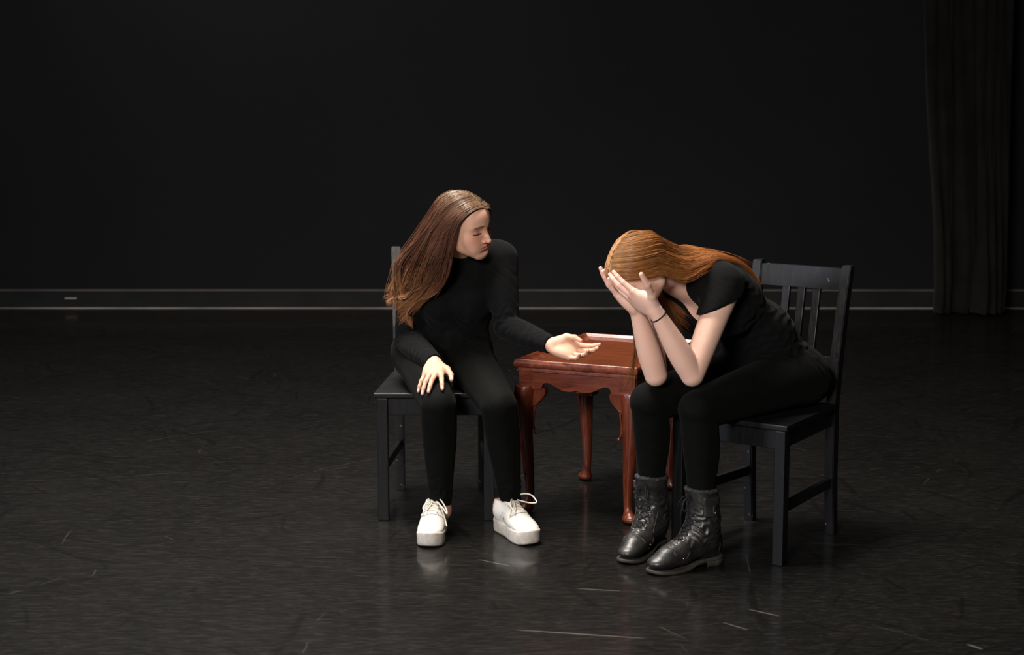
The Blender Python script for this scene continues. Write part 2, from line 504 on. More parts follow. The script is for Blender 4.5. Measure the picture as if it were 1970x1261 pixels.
def wall_mat():
    m, nt, b = mat_new('black_painted_wall'); t = NT(nt)
    c = t.coord()
    n = t.noise(c, 0.7, 4, 0.55); sm = t.noise(t.coord((1, 1, 2.5)), 3.2, 5, 0.6)
    base = t.ramp(n, [(0.3, (0.0036, 0.0033, 0.0041)), (0.7, (0.0056, 0.0052, 0.0062))])
    col = t.mix(t.m('MULTIPLY', t.sstep(sm, 0.60, 0.80), 0.30), base, (0.0095, 0.0092, 0.0100))
    t.put(b.inputs['Base Color'], col)
    b.inputs['Roughness'].default_value = 0.75; b.inputs['Specular IOR Level'].default_value = 0.2
    t.put(b.inputs['Normal'], t.bump(t.noise(c, 90, 3), 0.06, 0.003))
    return m
M['wall'] = wall_mat()
M['ceiling'] = simple('dark_ceiling', (0.02, 0.02, 0.02), 0.9, 0.2)
M['side_wall'] = simple('dark_side_wall', (0.03, 0.03, 0.03), 0.9, 0.2)

def floor_mat():
    m, nt, b = mat_new('scuffed_black_dance_floor'); t = NT(nt)
    c = t.coord()
    st = t.noise(t.coord((3.8, 16, 1)), 4.5, 6, 0.70, 0.9)        # fine streaks across the room
    st2 = t.noise(t.coord((8, 34, 1), loc=(3, 1, 0)), 4.0, 5, 0.68, 0.6)
    st3 = t.noise(t.coord((9, 26, 1), (0, 0, .25), loc=(1, 4, 0)), 4.0, 4, 0.65)
    bl = t.noise(c, 2.2, 6, 0.65)
    base = t.ramp(bl, [(0.3, (0.0044, 0.0042, 0.0039)), (0.7, (0.0085, 0.0081, 0.0075))])
    col = t.mix(t.m('MULTIPLY', t.sstep(st, 0.46, 0.70), 0.75), base, (0.0178, 0.0163, 0.0148))
    col = t.mix(t.m('MULTIPLY', t.sstep(st2, 0.56, 0.72), 0.65), col, (0.032, 0.0283, 0.0247))
    col = t.mix(t.m('MULTIPLY', t.sstep(st3, 0.55, 0.75), 0.60), col, (0.0045, 0.0043, 0.0041))
    # arcs dragged by shoes: one bent stroke per random cell
    def arcs(scale, loc, width, rmin, rvar, seed):
        mp = t.coord((scale, scale, scale), (0, 0, seed), loc=loc)
        vo = t.n('ShaderNodeTexVoronoi', voronoi_dimensions='2D', feature='F1'); t.put(vo.inputs['Vector'], mp); vo.inputs['Scale'].default_value = 1.0
        d = t.vm('SUBTRACT', mp, vo.outputs['Position'])
        rs = t.n('ShaderNodeSeparateColor'); t.put(rs.inputs[0], vo.outputs['Color'])
        ang = t.m('MULTIPLY', rs.outputs[0], 6.283)
        rad = t.m('ADD', rmin, t.m('MULTIPLY', rs.outputs[1], rvar))
        cx = t.m('MULTIPLY', t.m('COSINE', ang), rad); cy = t.m('MULTIPLY', t.m('SINE', ang), rad)
        cb = t.n('ShaderNodeCombineXYZ'); t.put(cb.inputs[0], cx); t.put(cb.inputs[1], cy)
        ds = t.vm('LENGTH', t.vm('SUBTRACT', d, cb.outputs[0]))
        wob = t.m('MULTIPLY', t.m('SUBTRACT', t.noise(mp, 5, 2), 0.5), 0.05)
        off = t.m('ABSOLUTE', t.m('ADD', t.m('SUBTRACT', ds, rad), wob))
        dl = t.vm('LENGTH', d)
        lenm = t.m('SUBTRACT', 1.0, t.sstep(dl, 0.18, 0.42))
        ln = t.m('SUBTRACT', 1.0, t.sstep(off, width * 0.3, width))
        ln = t.m('MULTIPLY', ln, t.m('ADD', 0.45, t.m('MULTIPLY', t.sstep(t.m('SINE', t.m('MULTIPLY', off, 5.5 / width)), -.3, .5), 0.55)))
        keep = t.sstep(rs.outputs[2], 0.25, 0.45)
        return t.m('MULTIPLY', t.m('MULTIPLY', ln, lenm), keep)
    dark = t.m('MAXIMUM', arcs(1.3, (0, 0, 0), 0.026, 0.6, 2.5, 0.3), arcs(2.1, (4.1, 2.7, 0), 0.034, 0.4, 3.0, 1.1))
    dark = t.m('MAXIMUM', dark, arcs(4.2, (1.3, 7.7, 0), 0.045, 0.4, 3.5, 2.0))
    dark = t.m('MAXIMUM', dark, arcs(3.1, (9.3, 3.3, 0), 0.032, 0.6, 4.0, 2.9))
    brk = t.noise(c, 14, 3)
    dark = t.m('MULTIPLY', dark, t.sstep(brk, 0.30, 0.5))
    col = t.mix(t.m('MULTIPLY', dark, 0.75), col, (0.0035, 0.0034, 0.0032))
    pale = t.m('MULTIPLY', arcs(1.1, (6.2, 5.1, 0), 0.007, 0.8, 3.0, 0.7), t.sstep(t.noise(c, 9, 3), 0.45, 0.6))
    pale = t.m('MAXIMUM', pale, t.m('MULTIPLY', arcs(1.7, (2.2, 8.1, 0), 0.008, 1.2, 3.0, 1.9), t.sstep(t.noise(c, 7, 3), 0.5, 0.62)))
    col = t.mix(t.m('MULTIPLY', pale, 0.14), col, (0.16, 0.145, 0.125))
    # the few long pale scratches that stand out
    sep = t.n('ShaderNodeSeparateXYZ'); tc = t.n('ShaderNodeTexCoord'); t.put(sep.inputs[0], tc.outputs['Object'])
    def seg(a, b2, wd, amt):
        ax, ay = a; bx, by = b2
        L2 = (bx - ax) ** 2 + (by - ay) ** 2
        px = t.m('SUBTRACT', sep.outputs[0], ax); py = t.m('SUBTRACT', sep.outputs[1], ay)
        h = t.m('DIVIDE', t.m('ADD', t.m('MULTIPLY', px, bx - ax), t.m('MULTIPLY', py, by - ay)), L2, clamp=True)
        dx = t.m('SUBTRACT', px, t.m('MULTIPLY', h, bx - ax)); dy = t.m('SUBTRACT', py, t.m('MULTIPLY', h, by - ay))
        d = t.m('SQRT', t.m('ADD', t.m('POWER', dx, 2.0), t.m('POWER', dy, 2.0)))
        e = t.m('MULTIPLY', t.m('MULTIPLY', h, t.m('SUBTRACT', 1.0, h)), 4.0)
        return t.m('MULTIPLY', t.m('SUBTRACT', 1.0, t.sstep(d, wd * 0.3, wd)), t.m('MULTIPLY', t.m('POWER', e, 0.5), amt * 0.62))
    sc_ = None
    for (x0, y0, x1, y1, wd, amt) in ((920, 1077, 985, 1090, .0022, .9), (1110, 1133, 1195, 1138, .005, .45), (985, 1212, 1242, 1229, .006, .5),
                                      (1440, 1173, 1500, 1186, .006, .45), (1390, 1198, 1440, 1213, .006, .35), (1860, 1240, 1890, 1250, .008, .5),
                                      (1435, 1065, 1443, 1103, .004, .25), (1265, 1205, 1320, 1230, .003, .2), (1530, 1045, 1690, 1050, .003, .22)):
        g = [at_ground(x0, y0), at_ground(x1, y1)]
        s_ = seg(g[0], g[1], wd, amt)
        sc_ = s_ if sc_ is None else t.m('MAXIMUM', sc_, s_)
    col = t.mix(sc_, col, (0.27, 0.25, 0.21))
    dust = t.sstep(t.noise(c, 130, 1), 0.835, 0.86)
    col = t.mix(t.m('MULTIPLY', dust, 0.5), col, (0.3, 0.27, 0.22))
    t.put(b.inputs['Base Color'], col)
    ro = t.m('ADD', 0.34, t.m('MULTIPLY', t.noise(t.coord((2, 12, 1)), 5, 4), 0.22))
    t.put(b.inputs['Roughness'], ro)
    t.put(b.inputs['Specular IOR Level'], t.m('ADD', 0.05, t.m('MULTIPLY', t.sstep(st, 0.42, 0.68), 0.08)))
    b.inputs['Coat Weight'].default_value = 0.45; b.inputs['Coat Roughness'].default_value = 0.12; b.inputs['Coat IOR'].default_value = 1.4
    t.put(b.inputs['Normal'], t.bump(st2, 0.03, 0.002))
    return m
def at_ground(x, y):
    d = _F + (x - CX) / FPX * np.array([1., 0, 0]) - (y - CY) / FPX * _U
    p = np.array([0, 0, CAM_H]) + d * (-CAM_H / d[2])
    return float(p[0]), float(p[1])
M['floor'] = floor_mat()
M['baseboard'] = simple('black_baseboard', (0.0065, 0.0063, 0.0063), 0.6, 0.2, nscale=4, namt=0.4)
M['ledge'] = simple('lit_baseboard_edge', (0.085, 0.074, 0.068), 0.6, 0.3, nscale=2.0, namt=0.35)  # light caught by the top edge, painted in as a paler colour
M['strip'] = simple('grey_floor_edge', (0.26, 0.225, 0.20), 0.6, 0.3, nscale=1.6, namt=0.6)
M['curtain'] = simple('black_stage_cloth', (0.0085, 0.0078, 0.0062), 0.95, 0.06, nscale=6, namt=0.25, bump=0.1, bscale=300, sheen=0.05)
M['white_mark'] = simple('white_paint_mark', (0.7, 0.68, 0.62), 0.7, 0.2)

# ------------------------------------------------------------------ the room
WALL_Y, X0, X1, YB, ZC = 11.2, -6.5, 5.4, -3.0, 4.6
def plane_obj(name, pts, mat):
    bm = bmesh.new(); bm.faces.new([bm.verts.new(p) for p in pts]); return bm_obj(name, bm, mat)
tag(bm_obj('floor', box(X0, X1, YB, WALL_Y, -0.12, 0.0, 0), M['floor']), 'scuffed black dance floor', kind='structure')
tag(bm_obj('wall_back', box(X0, X1, WALL_Y, WALL_Y + 0.15, 0, ZC, 0), M['wall']), 'plain matte black back wall', kind='structure')
tag(bm_obj('wall_right', box(X1, X1 + 0.15, YB, WALL_Y + .15, 0, ZC, 0), M['side_wall']), 'dark side wall right of the curtain', kind='structure')
tag(bm_obj('wall_left', box(X0 - 0.15, X0, YB, WALL_Y + .15, 0, ZC, 0), M['side_wall']), 'dark side wall on the left', kind='structure')
tag(bm_obj('wall_front', box(X0, X1, YB - .15, YB, 0, ZC, 0), M['side_wall']), 'dark wall behind the viewer', kind='structure')
tag(bm_obj('ceiling', box(X0 - .15, X1 + .15, YB - .15, WALL_Y + .15, ZC, ZC + 0.12, 0), M['ceiling']), 'dark ceiling above the stage', kind='structure')
bb = tag(bm_obj('baseboard_back', box(X0, X1, WALL_Y - 0.022, WALL_Y, 0.0, 0.112, 0.002), M['baseboard']), 'black baseboard along the back wall', kind='structure')
bm_obj('ledge', box(X0, X1, WALL_Y - 0.026, WALL_Y, 0.1125, 0.1225, 0.003), M['ledge'], bb)
lp = at(136, 574.5, 11.174); bm_obj('label_strip', box(lp[0] - .040, lp[0] + .040, WALL_Y - .0245, WALL_Y - .0215, lp[2] - .005, lp[2] + .005, .0005), M['strip'], bb)['label'] = 'small pale strip stuck on the baseboard'
tag(bm_obj('trim_1', box(X0, X1, WALL_Y - 0.075, WALL_Y - 0.023, 0.0003, 0.004, 0.001), M['strip']), 'pale worn strip where the floor meets the baseboard', kind='structure')

def curtain():
    U, Wn = 150, 60
    us = np.linspace(0, 1, U); vs = np.linspace(0, 1, Wn)
    V = np.zeros((Wn, U, 3))
    rng = np.random.RandomState(4)
    for j, v in enumerate(vs):
        z = 3.6 * (1 - v) + 0.012 * 1
        k = min(1.0, max(0.0, (2.2 - z) / 2.0))               # folds relax towards the hem
        xl = 2.62 + 0.02 * math.sin(z * 2) + (0.10 * k ** 1.5)
        xr = 3.13 + 0.05 * k
        u = us + 0.012 * np.sin(2 * math.pi * (us * 3 + 0.5 * z))
        ph = 2 * math.pi * (6.5 * us + 0.55 * np.sin(2.1 * us * math.pi + 0.6 * z) + 0.10 * z * np.sin(5 * us))
        amp = (0.040 + 0.022 * k) * (0.65 + 0.35 * np.sin(9 * us + 1.3))
        y = 10.80 + amp * np.sin(ph) + 0.03 * k * np.sin(7 * us + 2 * z) + 0.010 * np.sin(2 * ph + 3 * z) - 0.012 * math.exp(-((z - 1.25) / 0.02) ** 2)
        y += 0.018 * np.sin(17 * us + 6 * z) * np.exp(-((z - 0.45) / 0.35) ** 2)
        x = xl + (xr - xl) * u + 0.020 * np.cos(ph) * (1 - 0.3 * k)
        zz = np.full(U, z)
        if j == Wn - 1: zz = 0.012 + 0.012 * np.sin(ph * 0.5) ** 2
        V[j] = np.stack([x, y, zz], 1)
    idx = np.arange(U * Wn).reshape(Wn, U)
    Q = np.stack([idx[:-1, :-1], idx[1:, :-1], idx[1:, 1:], idx[:-1, 1:]], -1).reshape(-1, 4)
    me = fast_mesh('curtain', V.reshape(-1, 3) - A(2.9, 10.8, 0), Q)
    o = link('stage_curtain', me, M['curtain'], None, (2.9, 10.8, 0))
    md = o.modifiers.new('thick', 'SOLIDIFY'); md.thickness = 0.006
    tag(o, 'heavy black stage curtain hanging in folds by the back wall', 'curtain')
    # the rail it hangs from, above the picture
    r = tube_obj('curtain_rail', [(2.3, 10.8, 3.64), (3.4, 10.8, 3.64), (5.39, 10.8, 3.64)], 0.02, M['hair_tie'], None)
    tag(r, 'dark rail above the stage curtain', 'rail', kind='structure')
curtain()

# ------------------------------------------------------------------ chairs
def make_chair(loc, rz, label):
    root = bpy.data.objects.new('wooden_chair', None); sc.collection.objects.link(root)
    root.location = loc; root.rotation_euler = (0, 0, rz)
    tag(root, label, 'chair', 'black slat back chairs')
    m = M['chair']; S = 0.0185
    def leg_quad(x, y, z, sx=S, sy=S): return [(x - sx, y - sy, z), (x + sx, y - sy, z), (x + sx, y + sy, z), (x - sx, y + sy, z)]
    for s in (-1, 1):
        bm_obj('front_leg', hexa(leg_quad(s * .183, -.215, 0), leg_quad(s * .183, -.215, .432)), m, root)
        # rear post: leg below, raked back post above, one piece
        bm = bmesh.new()
        prof = [(0.0, .222, .017), (.20, .208, .019), (.43, .203, .0205), (.62, .222, .0195), (.78, .247, .018), (.905, .272, .0165)]
        rings = []
        for z, y, hd in prof:
            xx = s * (.153 if z < .4 else .153 + .012 * (z - .4) / .5)
            rings.append([bm.verts.new(p) for p in ((xx - .0165, y - hd, z), (xx + .0165, y - hd, z), (xx + .0165, y + hd, z), (xx - .0165, y + hd, z))])
        for a, b in zip(rings[:-1], rings[1:]):
            for k in range(4): bm.faces.new((a[k], a[(k + 1) % 4], b[(k + 1) % 4], b[k]))
        bm.faces.new(rings[0][::-1]); bm.faces.new(rings[-1])
        bmesh.ops.bevel(bm, geom=[e for e in bm.edges if not (abs(e.verts[0].co.z - e.verts[1].co.z) < 1e-6 and 0.01 < e.verts[0].co.z < 0.9)], offset=.003, segments=2, affect='EDGES')
        bm_obj('rear_post', bm, m, root)
        # side stretcher and side rail under the seat
        a0, a1 = (s * .183, -.198), (s * .153, .192)
        for nm, z0, z1, hw in (('side_stretcher', .165, .197, .009), ('side_apron', .376, .432, .010)):
            b = [(a0[0] - hw, a0[1], z0), (a0[0] + hw, a0[1], z0), (a1[0] + hw, a1[1], z0), (a1[0] - hw, a1[1], z0)]
            bm_obj(nm, hexa(b, [(p[0], p[1], z1) for p in b], .002), m, root)
    bm_obj('front_apron', box(-.165, .165, -.226, -.206, .372, .432, .002), m, root)
    bm_obj('rear_apron', box(-.138, .138, .192, .212, .376, .432, .002), m, root)
    b = [(-.213, -.243, .434), (.213, -.243, .434), (.178, .190, .434), (-.178, .190, .434)]
    bm_obj('seat', hexa(b, [(p[0], p[1], .452) for p in b], .004, 3), m, root)
    def back_y(z): return .222 + (.272 - .222) * (z - .62) / (.905 - .62)
    for nm, z0, z1 in (('top_rail', .822, .893), ('lower_rail', .565, .600)):
        n = 9; bm = bmesh.new(); R = []
        for i in range(n):
            x = -.148 + .296 * i / (n - 1); dy = .012 * (1 - (x / .148) ** 2)
            R.append([bm.verts.new((x, back_y(z) + dy + sgn * .010, z)) for z, sgn in ((z0, -1), (z0, 1), (z1, 1), (z1, -1))])
        for a, c in zip(R[:-1], R[1:]):
            for k in range(4): bm.faces.new((a[k], a[(k + 1) % 4], c[(k + 1) % 4], c[k]))
        bm.faces.new(R[0]); bm.faces.new(R[-1][::-1])
        bm_obj(nm, bm, m, root)
    for x in (-.056, 0, .056):
        dy = .012 * (1 - (x / .148) ** 2)
        q = lambda z: [(x - .0135, back_y(z) + dy - .007, z), (x + .0135, back_y(z) + dy - .007, z), (x + .0135, back_y(z) + dy + .007, z), (x - .0135, back_y(z) + dy + .007, z)]
        bm_obj('back_slat', hexa(q(.598), q(.825), .002), m, root)
    return root
chair1 = make_chair((-.262, 5.928, 0), 0.0, 'black wooden chair under the woman in white sneakers')
chair2 = make_chair((.822, 5.446, 0), -math.radians(36), 'worn black slat-back chair under the woman in boots')
bmk = bmesh.new()
vs_ = [bmk.verts.new((.092 + .018 * math.cos(a) * (1 + .4 * math.sin(3 * a)), .125 + .012 * math.sin(a) * (1 + .3 * math.cos(4 * a)), .4527)) for a in np.linspace(0, 2 * math.pi, 14)[:-1]]
bmk.faces.new(vs_); bmesh.ops.solidify(bmk, geom=bmk.faces[:], thickness=.0008); bmesh.ops.translate(bmk, verts=bmk.verts[:], vec=(0, 0, .0006))
bm_obj('paint_mark', bmk, M['white_mark'], chair2)['label'] = 'white paint mark on the seat'

# ------------------------------------------------------------------ tea table
def make_table():
    root = bpy.data.objects.new('tea_table', None); sc.collection.objects.link(root)
    TA = math.radians(-23.5)
    # front left corner of the top stands at (0.004, 5.80); width along local x, depth along local y
    Wd, Dp = .455, .685
    u = A(math.cos(TA), math.sin(TA), 0); v = A(-math.sin(TA), math.cos(TA), 0)
    c = A(.006, 5.80, 0) + u * Wd / 2 + v * Dp / 2
    root.location = c; root.rotation_euler = (0, 0, TA)
    tag(root, 'small mahogany tea table with curved legs between the two chairs', 'table')
    hw, hd = Wd / 2, Dp / 2
    # tray rim, a moulding swept round the top
    prof = [(-.030, .508), (-.016, .508), (-.009, .511), (-.011, .517), (-.012, .5225), (-.005, .524), (-.001, .528), (0, .536), (-.001, .543), (-.004, .549), (-.007, .5508), (-.011, .5508), (-.015, .547), (-.022, .5395), (-.034, .534), (-.042, .532), (-.042, .522), (-.03, .517)]
    bm = bmesh.new(); rings = []
    for o, z in [(q[0], q[1]) for q in smooth_path([(a_, b_, 0) for a_, b_ in prof], 90)]:
        rings.append([bm.verts.new((sx * (hw + o), sy * (hd + o), z)) for sx, sy in ((-1, -1), (1, -1), (1, 1), (-1, 1))])
    for i in range(len(rings)):
        a, b = rings[i], rings[(i + 1) % len(rings)]
        for k in range(4): bm.faces.new((a[k], a[(k + 1) % 4], b[(k + 1) % 4], b[k]))
    bm_obj('tray_rim', bm, M['rim_wood'], root)['label'] = 'raised moulded rim'
    bm_obj('table_top', box(-hw + .040, hw - .040, -hd + .040, hd - .040, .514, .5315, .001), M['table_panel'], root)
    # aprons with a shaped lower edge
    ah, ad = hw - .024, hd - .024
    def apron(L, pos, rz):
        n = 40; T = .018
        xs = np.linspace(-L, L, n)
        def low(x):
            t = abs(x) / L
            e = np.interp(t, [0, .06, .14, .30, .44, .56, .63, .70, .74, 1.0], [.456, .450, .447, .450, .462, .472, .474, .468, .448, .446])
            return e
        bm = bmesh.new()
        top = [[bm.verts.new((x, y, .512)) for x in xs] for y in (-T / 2, T / 2)]
        bot = [[bm.verts.new((x, y, low(x))) for x in xs] for y in (-T / 2, T / 2)]
        for i in range(n - 1):
            bm.faces.new((bot[0][i], bot[0][i + 1], top[0][i + 1], top[0][i]))
            bm.faces.new((bot[1][i + 1], bot[1][i], top[1][i], top[1][i + 1]))
            bm.faces.new((bot[1][i], bot[1][i + 1], bot[0][i + 1], bot[0][i]))
            bm.faces.new((top[0][i], top[0][i + 1], top[1][i + 1], top[1][i]))
        for i in (0, n - 1): bm.faces.new((bot[0][i], top[0][i], top[1][i], bot[1][i]))
        o = bm_obj('apron', bm, M['mahogany_apron'], root); o.location = pos; o.rotation_euler = (0, 0, rz)
    apron(ah - .026, (0, -ad, 0), 0); apron(ah - .026, (0, ad, 0), math.pi)
    apron(ad - .026, (ah, 0, 0), math.pi / 2); apron(ad - .026, (-ah, 0, 0), -math.pi / 2)
    # one cabriole leg, then three turned copies; +x is outwards along the diagonal
    P = lambda o, z: A(o, 0, z)
    pts = [P(.008, .470), P(.017, .425), P(.019, .365), P(.014, .29), P(.004, .20), P(-.003, .12), P(-.005, .065), P(.002, .034)]
    prims = chain(pts, [.036, .0360, .0325, .0275, .0220, .0175, .0150, .0150], .02, 22)
    prims += [el(P(.014, .016), (.032, .027, .015), None, .012), rc(P(.002, .03), P(.024, .018), .015, .013, .01)]
    fld = Field([(prims, .01, [((0, 0, .0005), (0, 0, -1)), ((0, 0, .458), (0, 0, 1))])])
    V, Q = iso(fld, .0036)
    me = fast_mesh('cabriole_leg', V, Q); me.materials.append(M['mahogany'])
    post = bpy.data.meshes.new('leg_block'); b_ = box(-.029, .029, -.029, .029, .446, .513, .003); b_.to_mesh(post); b_.free(); post.materials.append(M['mahogany_apron'])
    # knee bracket: a shaped ear on either side of the knee
    def ear():
        outl = [(.0, .452), (.046, .452), (.0485, .444), (.0475, .432), (.041, .418), (.030, .406), (.018, .398), (.008, .388), (.0, .378)]
        bm = bmesh.new()
        f_ = [bm.verts.new((x, -.020, z)) for x, z in outl]; k_ = [bm.verts.new((x, .014, z)) for x, z in outl]
        bm.faces.new(f_); bm.faces.new(k_[::-1])
        for i in range(len(outl)): bm.faces.new((f_[i], k_[i], k_[(i + 1) % len(outl)], f_[(i + 1) % len(outl)]))
        bmesh.ops.bevel(bm, geom=bm.edges[:], offset=.002, segments=2, affect='EDGES')
        bmesh.ops.recalc_face_normals(bm, faces=bm.faces[:])
        m_ = bpy.data.meshes.new('knee_bracket'); bm.to_mesh(m_); bm.free(); m_.materials.append(M['mahogany']); return m_
    ear_me = ear()
    first = None
    for sx, sy in ((-1, -1), (1, -1), (1, 1), (-1, 1)):
        lx, ly = (sx * (ah - .018), -(ad - .018)) if sy < 0 else (sx * .166, .215)
        gx, gy = (sx * (ah - .017), -(ad - .014)) if sy < 0 else (lx, ly)
        ang = math.atan2(sy, sx)
        leg = link('leg', me, None, root); leg.location = (gx, gy, 0); leg.rotation_euler = (0, 0, ang)
        blk = link('leg_block', post, None, root); blk.location = (lx, ly, 0)
        for ax in ((0, 1) if sy < 0 else ()):
            e = link('knee_bracket', ear_me, None, root)
            if ax == 0:
                e.location = (lx - sx * .018, ly, 0); e.scale = (-sx, -sy, 1)
            else:
                e.location = (lx, ly - sy * .018, 0); e.rotation_euler = (0, 0, math.pi / 2 if sy < 0 else -math.pi / 2); e.scale = (1, sx if sy < 0 else -sx, 1)
        # little applied scroll with a knob at each end on the inner side of the leg
        if sy < 0:
            q = [(gx - sx * .030, gy - .010, .392), (gx - sx * .027, gy - .012, .372), (gx - sx * .023, gy - .012, .338), (gx - sx * .024, gy - .012, .310), (gx - sx * .033, gy - .010, .292)]
            if first is None:
                pass
            scq = tube_obj('leg_scroll', q, .0045, M['mahogany'], root, 20, 8)
            for kp in (q[0], q[-1]):
                b2 = bmesh.new(); bmesh.ops.create_uvsphere(b2, u_segments=12, v_segments=8, radius=.0072); bmesh.ops.translate(b2, verts=b2.verts[:], vec=kp)
                bm_obj('scroll_knob', b2, M['mahogany'], scq, smooth=True)
        else:
            b2 = box(-.033, .033, -.033, .033, .334, .346, .003); o2 = bm_obj('leg_collar', b2, M['mahogany'], root); o2.location = (lx, ly, 0)
    return root
make_table()
# ------------------------------------------------------------------ people
def head_rot(yaw, pitch, roll):
    """columns: her left, forward, up; yaw 0 faces the camera"""
    yaw, pitch, roll = (math.radians(a) for a in (yaw, pitch, roll))
    f = A(math.sin(yaw) * math.cos(pitch), -math.cos(yaw) * math.cos(pitch), -math.sin(pitch))
    l = A(math.cos(yaw), math.sin(yaw), 0)
    u = np.cross(l, f)
    if u[2] < 0: u = -u
    return np.stack([l * math.cos(roll) + u * math.sin(roll), f, u * math.cos(roll) - l * math.sin(roll)], 1)

def head_prims(frown=True):
    p = [el((0, -.014, .028), (.0715, .094, .086), None, .02),
         el((0, .022, -.010), (.0585, .062, .084), None, .03),
         el((0, .040, .045), (.053, .042, .040), None, .03)]
    for s in (-1, 1):
        p += [rc((s * .050, -.004, -.050), (s * .012, .064, -.084), .016, .0135, .035),       # jaw
              el((s * .037, .053, -.024), (.021, .021, .025), None, .022),                     # cheek
              rc((s * .010, .0785, .0255), (s * .043, .063, .026), .0065, .006, .014),         # brow ridge
              el((s * .020, .066, -.052), (.024, .018, .024), None, .025)]
    p += [el((0, .069, -.084), (.017, .0130, .0140), None, .020)]                              # chin
    for s in (-1, 1):
        p += [el((s * .0295, .0905, .0075), (.017, .0130, .0105), None, .012, 's'),            # socket
              el((s * .031, .0655, .0045), (.0135, .0128, .0125), None, .004),                 # eye behind the lid
              rc((s * .019, .0735, .0035), (s * .044, .0655, .0025), .0022, .0018, .003)]      # lower lid edge
    p += [rc((0, .0775, .022), (0, .0945, -.014), .0062, .0072, .010), rc((0, .0945, -.014), (0, .1030, -.0275), .0072, .0080, .006),
          el((0, .095, -.0320), (.0075, .008, .005), None, .006)]
    for s in (-1, 1):
        p += [el((s * .0112, .0890, -.0300), (.0066, .0095, .0068), None, .005),
              el((s * .0062, .0940, -.0370), (.0035, .0045, .0025), None, .003, 's')]
    p += [rc((0, .0865, -.036), (0, .0855, -.047), .0030, .0035, .010),
          el((0, .0805, -.0505), (.0215, .0088, .0052), None, .007), el((0, .0800, -.0600), (.0185, .0088, .0062), None, .007),
          el((0, .0905, -.0550), (.0200, .0055, .0010), None, .003, 's'),
          el((0, .0875, -.0710), (.016, .0045, .0040), None, .010, 's')]
    for s in (-1, 1):
        p += [el((s * .074, -.012, -.004), (.007, .017, .029), None, .008), el((s * .0715, -.006, -.034), (.006, .009, .010), None, .006)]
    return p

def rotv(v, ax, ang):
    ax = nrm(ax); return v * math.cos(ang) + np.cross(ax, v) * math.sin(ang) + ax * (ax @ v) * (1 - math.cos(ang))

class Hand:
    """d: wrist to knuckles, n: out of the palm, t: towards the thumb"""
    def __init__(s, wrist, d, n, right, flex, spread, thumb, scale=.93, arch=0.004):
        d = nrm(d); n = nrm(np.asarray(n, float) - d * (np.asarray(n, float) @ d))
        # t = thumb side.  Left hand: d x n ; right hand: n x d (checked for palm up)
        t = np.cross(d, n) if right else np.cross(n, d)
        s.d, s.n, s.t, s.w = d, n, t, np.asarray(wrist, float)
        s.prims = []; s.nails = []; s.knuck = []; s.tips = []; s.paths = []
        L = lambda x, y, z=0: s.w + (d * x + t * y + n * z) * scale
        s.L = L
        mcp = [(.085, .027), (.089, .007), (.083, -.0135), (.073, -.031)]
        ph = [(.041, .025, .019), (.045, .029, .020), (.041, .027, .020), (.032, .020, .018)]
        rr = [(.0092, .0083, .0074, .0062), (.0094, .0085, .0075, .0063), (.0090, .0080, .0071, .0060), (.0080, .0070, .0063, .0053)]
        zz = [0, -.003, -.001, .004]
        for i in range(4):
            m = L(mcp[i][0], mcp[i][1], zz[i] * arch / .004)
            s.prims.append(rc(L(.012, mcp[i][1] * .48), m, .0140 * scale, .0112 * scale, .014))
        s.prims += [el(L(.048, .004, .002), A(.040, .034, .0125) * scale, np.stack([d, t, n], 1), .014),
                    el(L(.036, .024, .008), A(.030, .015, .014) * scale, np.stack([nrm(d + .35 * t), nrm(t - .35 * d), n], 1), .014),
                    el(L(.040, -.024, .006), A(.034, .012, .012) * scale, np.stack([d, t, n], 1), .014)]
        for i in range(4):
            m = L(mcp[i][0], mcp[i][1], zz[i] * arch / .004)
            f = rotv(d, np.cross(d, t) if False else n, 0)
            # spread about the palm normal: positive towards the thumb
            ang = math.radians(spread[i])
            dirv = nrm(d * math.cos(ang) + t * math.sin(ang))
            lat = np.cross(n, dirv)
            nn = n.copy(); p = m; pts = [m]
            for j in range(3):
                fl = math.radians(flex[i][j])
                dirv, nn = nrm(dirv * math.cos(fl) + nn * math.sin(fl)), nrm(nn * math.cos(fl) - dirv * math.sin(fl))
                q = p + dirv * ph[i][j] * scale
                s.prims.append(rc(p, q, rr[i][j] * scale, rr[i][j + 1] * scale, .0035))
                if j < 2: s.knuck.append((q - nn * .006, .010))
                p = q; pts.append(q)
            s.knuck.append((m - n * .008, .012))
            s.nails.append((p - dirv * .0035 * scale - nn * rr[i][3] * scale * .9, dirv, nn, rr[i][3] * scale))
            s.tips.append(p); s.paths.append(pts)
        # thumb: three points given in palm coordinates
        T = [L(*q) for q in thumb]
        s.prims += [rc(L(.014, .012, .004), T[0], .0150 * scale, .0120 * scale, .012), rc(T[0], T[1], .0112 * scale, .0096 * scale, .006), rc(T[1], T[2], .0096 * scale, .0072 * scale, .004)]
        td = nrm(T[2] - T[1]); tn = nrm(np.cross(td, np.cross(n * .6 + t * -.4, td)))
        s.nails.append((T[2] - td * .004 - tn * .0072 * scale * .9, td, tn, .0078 * scale)); s.tips.append(T[2])
        s.knuck.append((T[1] - tn * .006, .011))

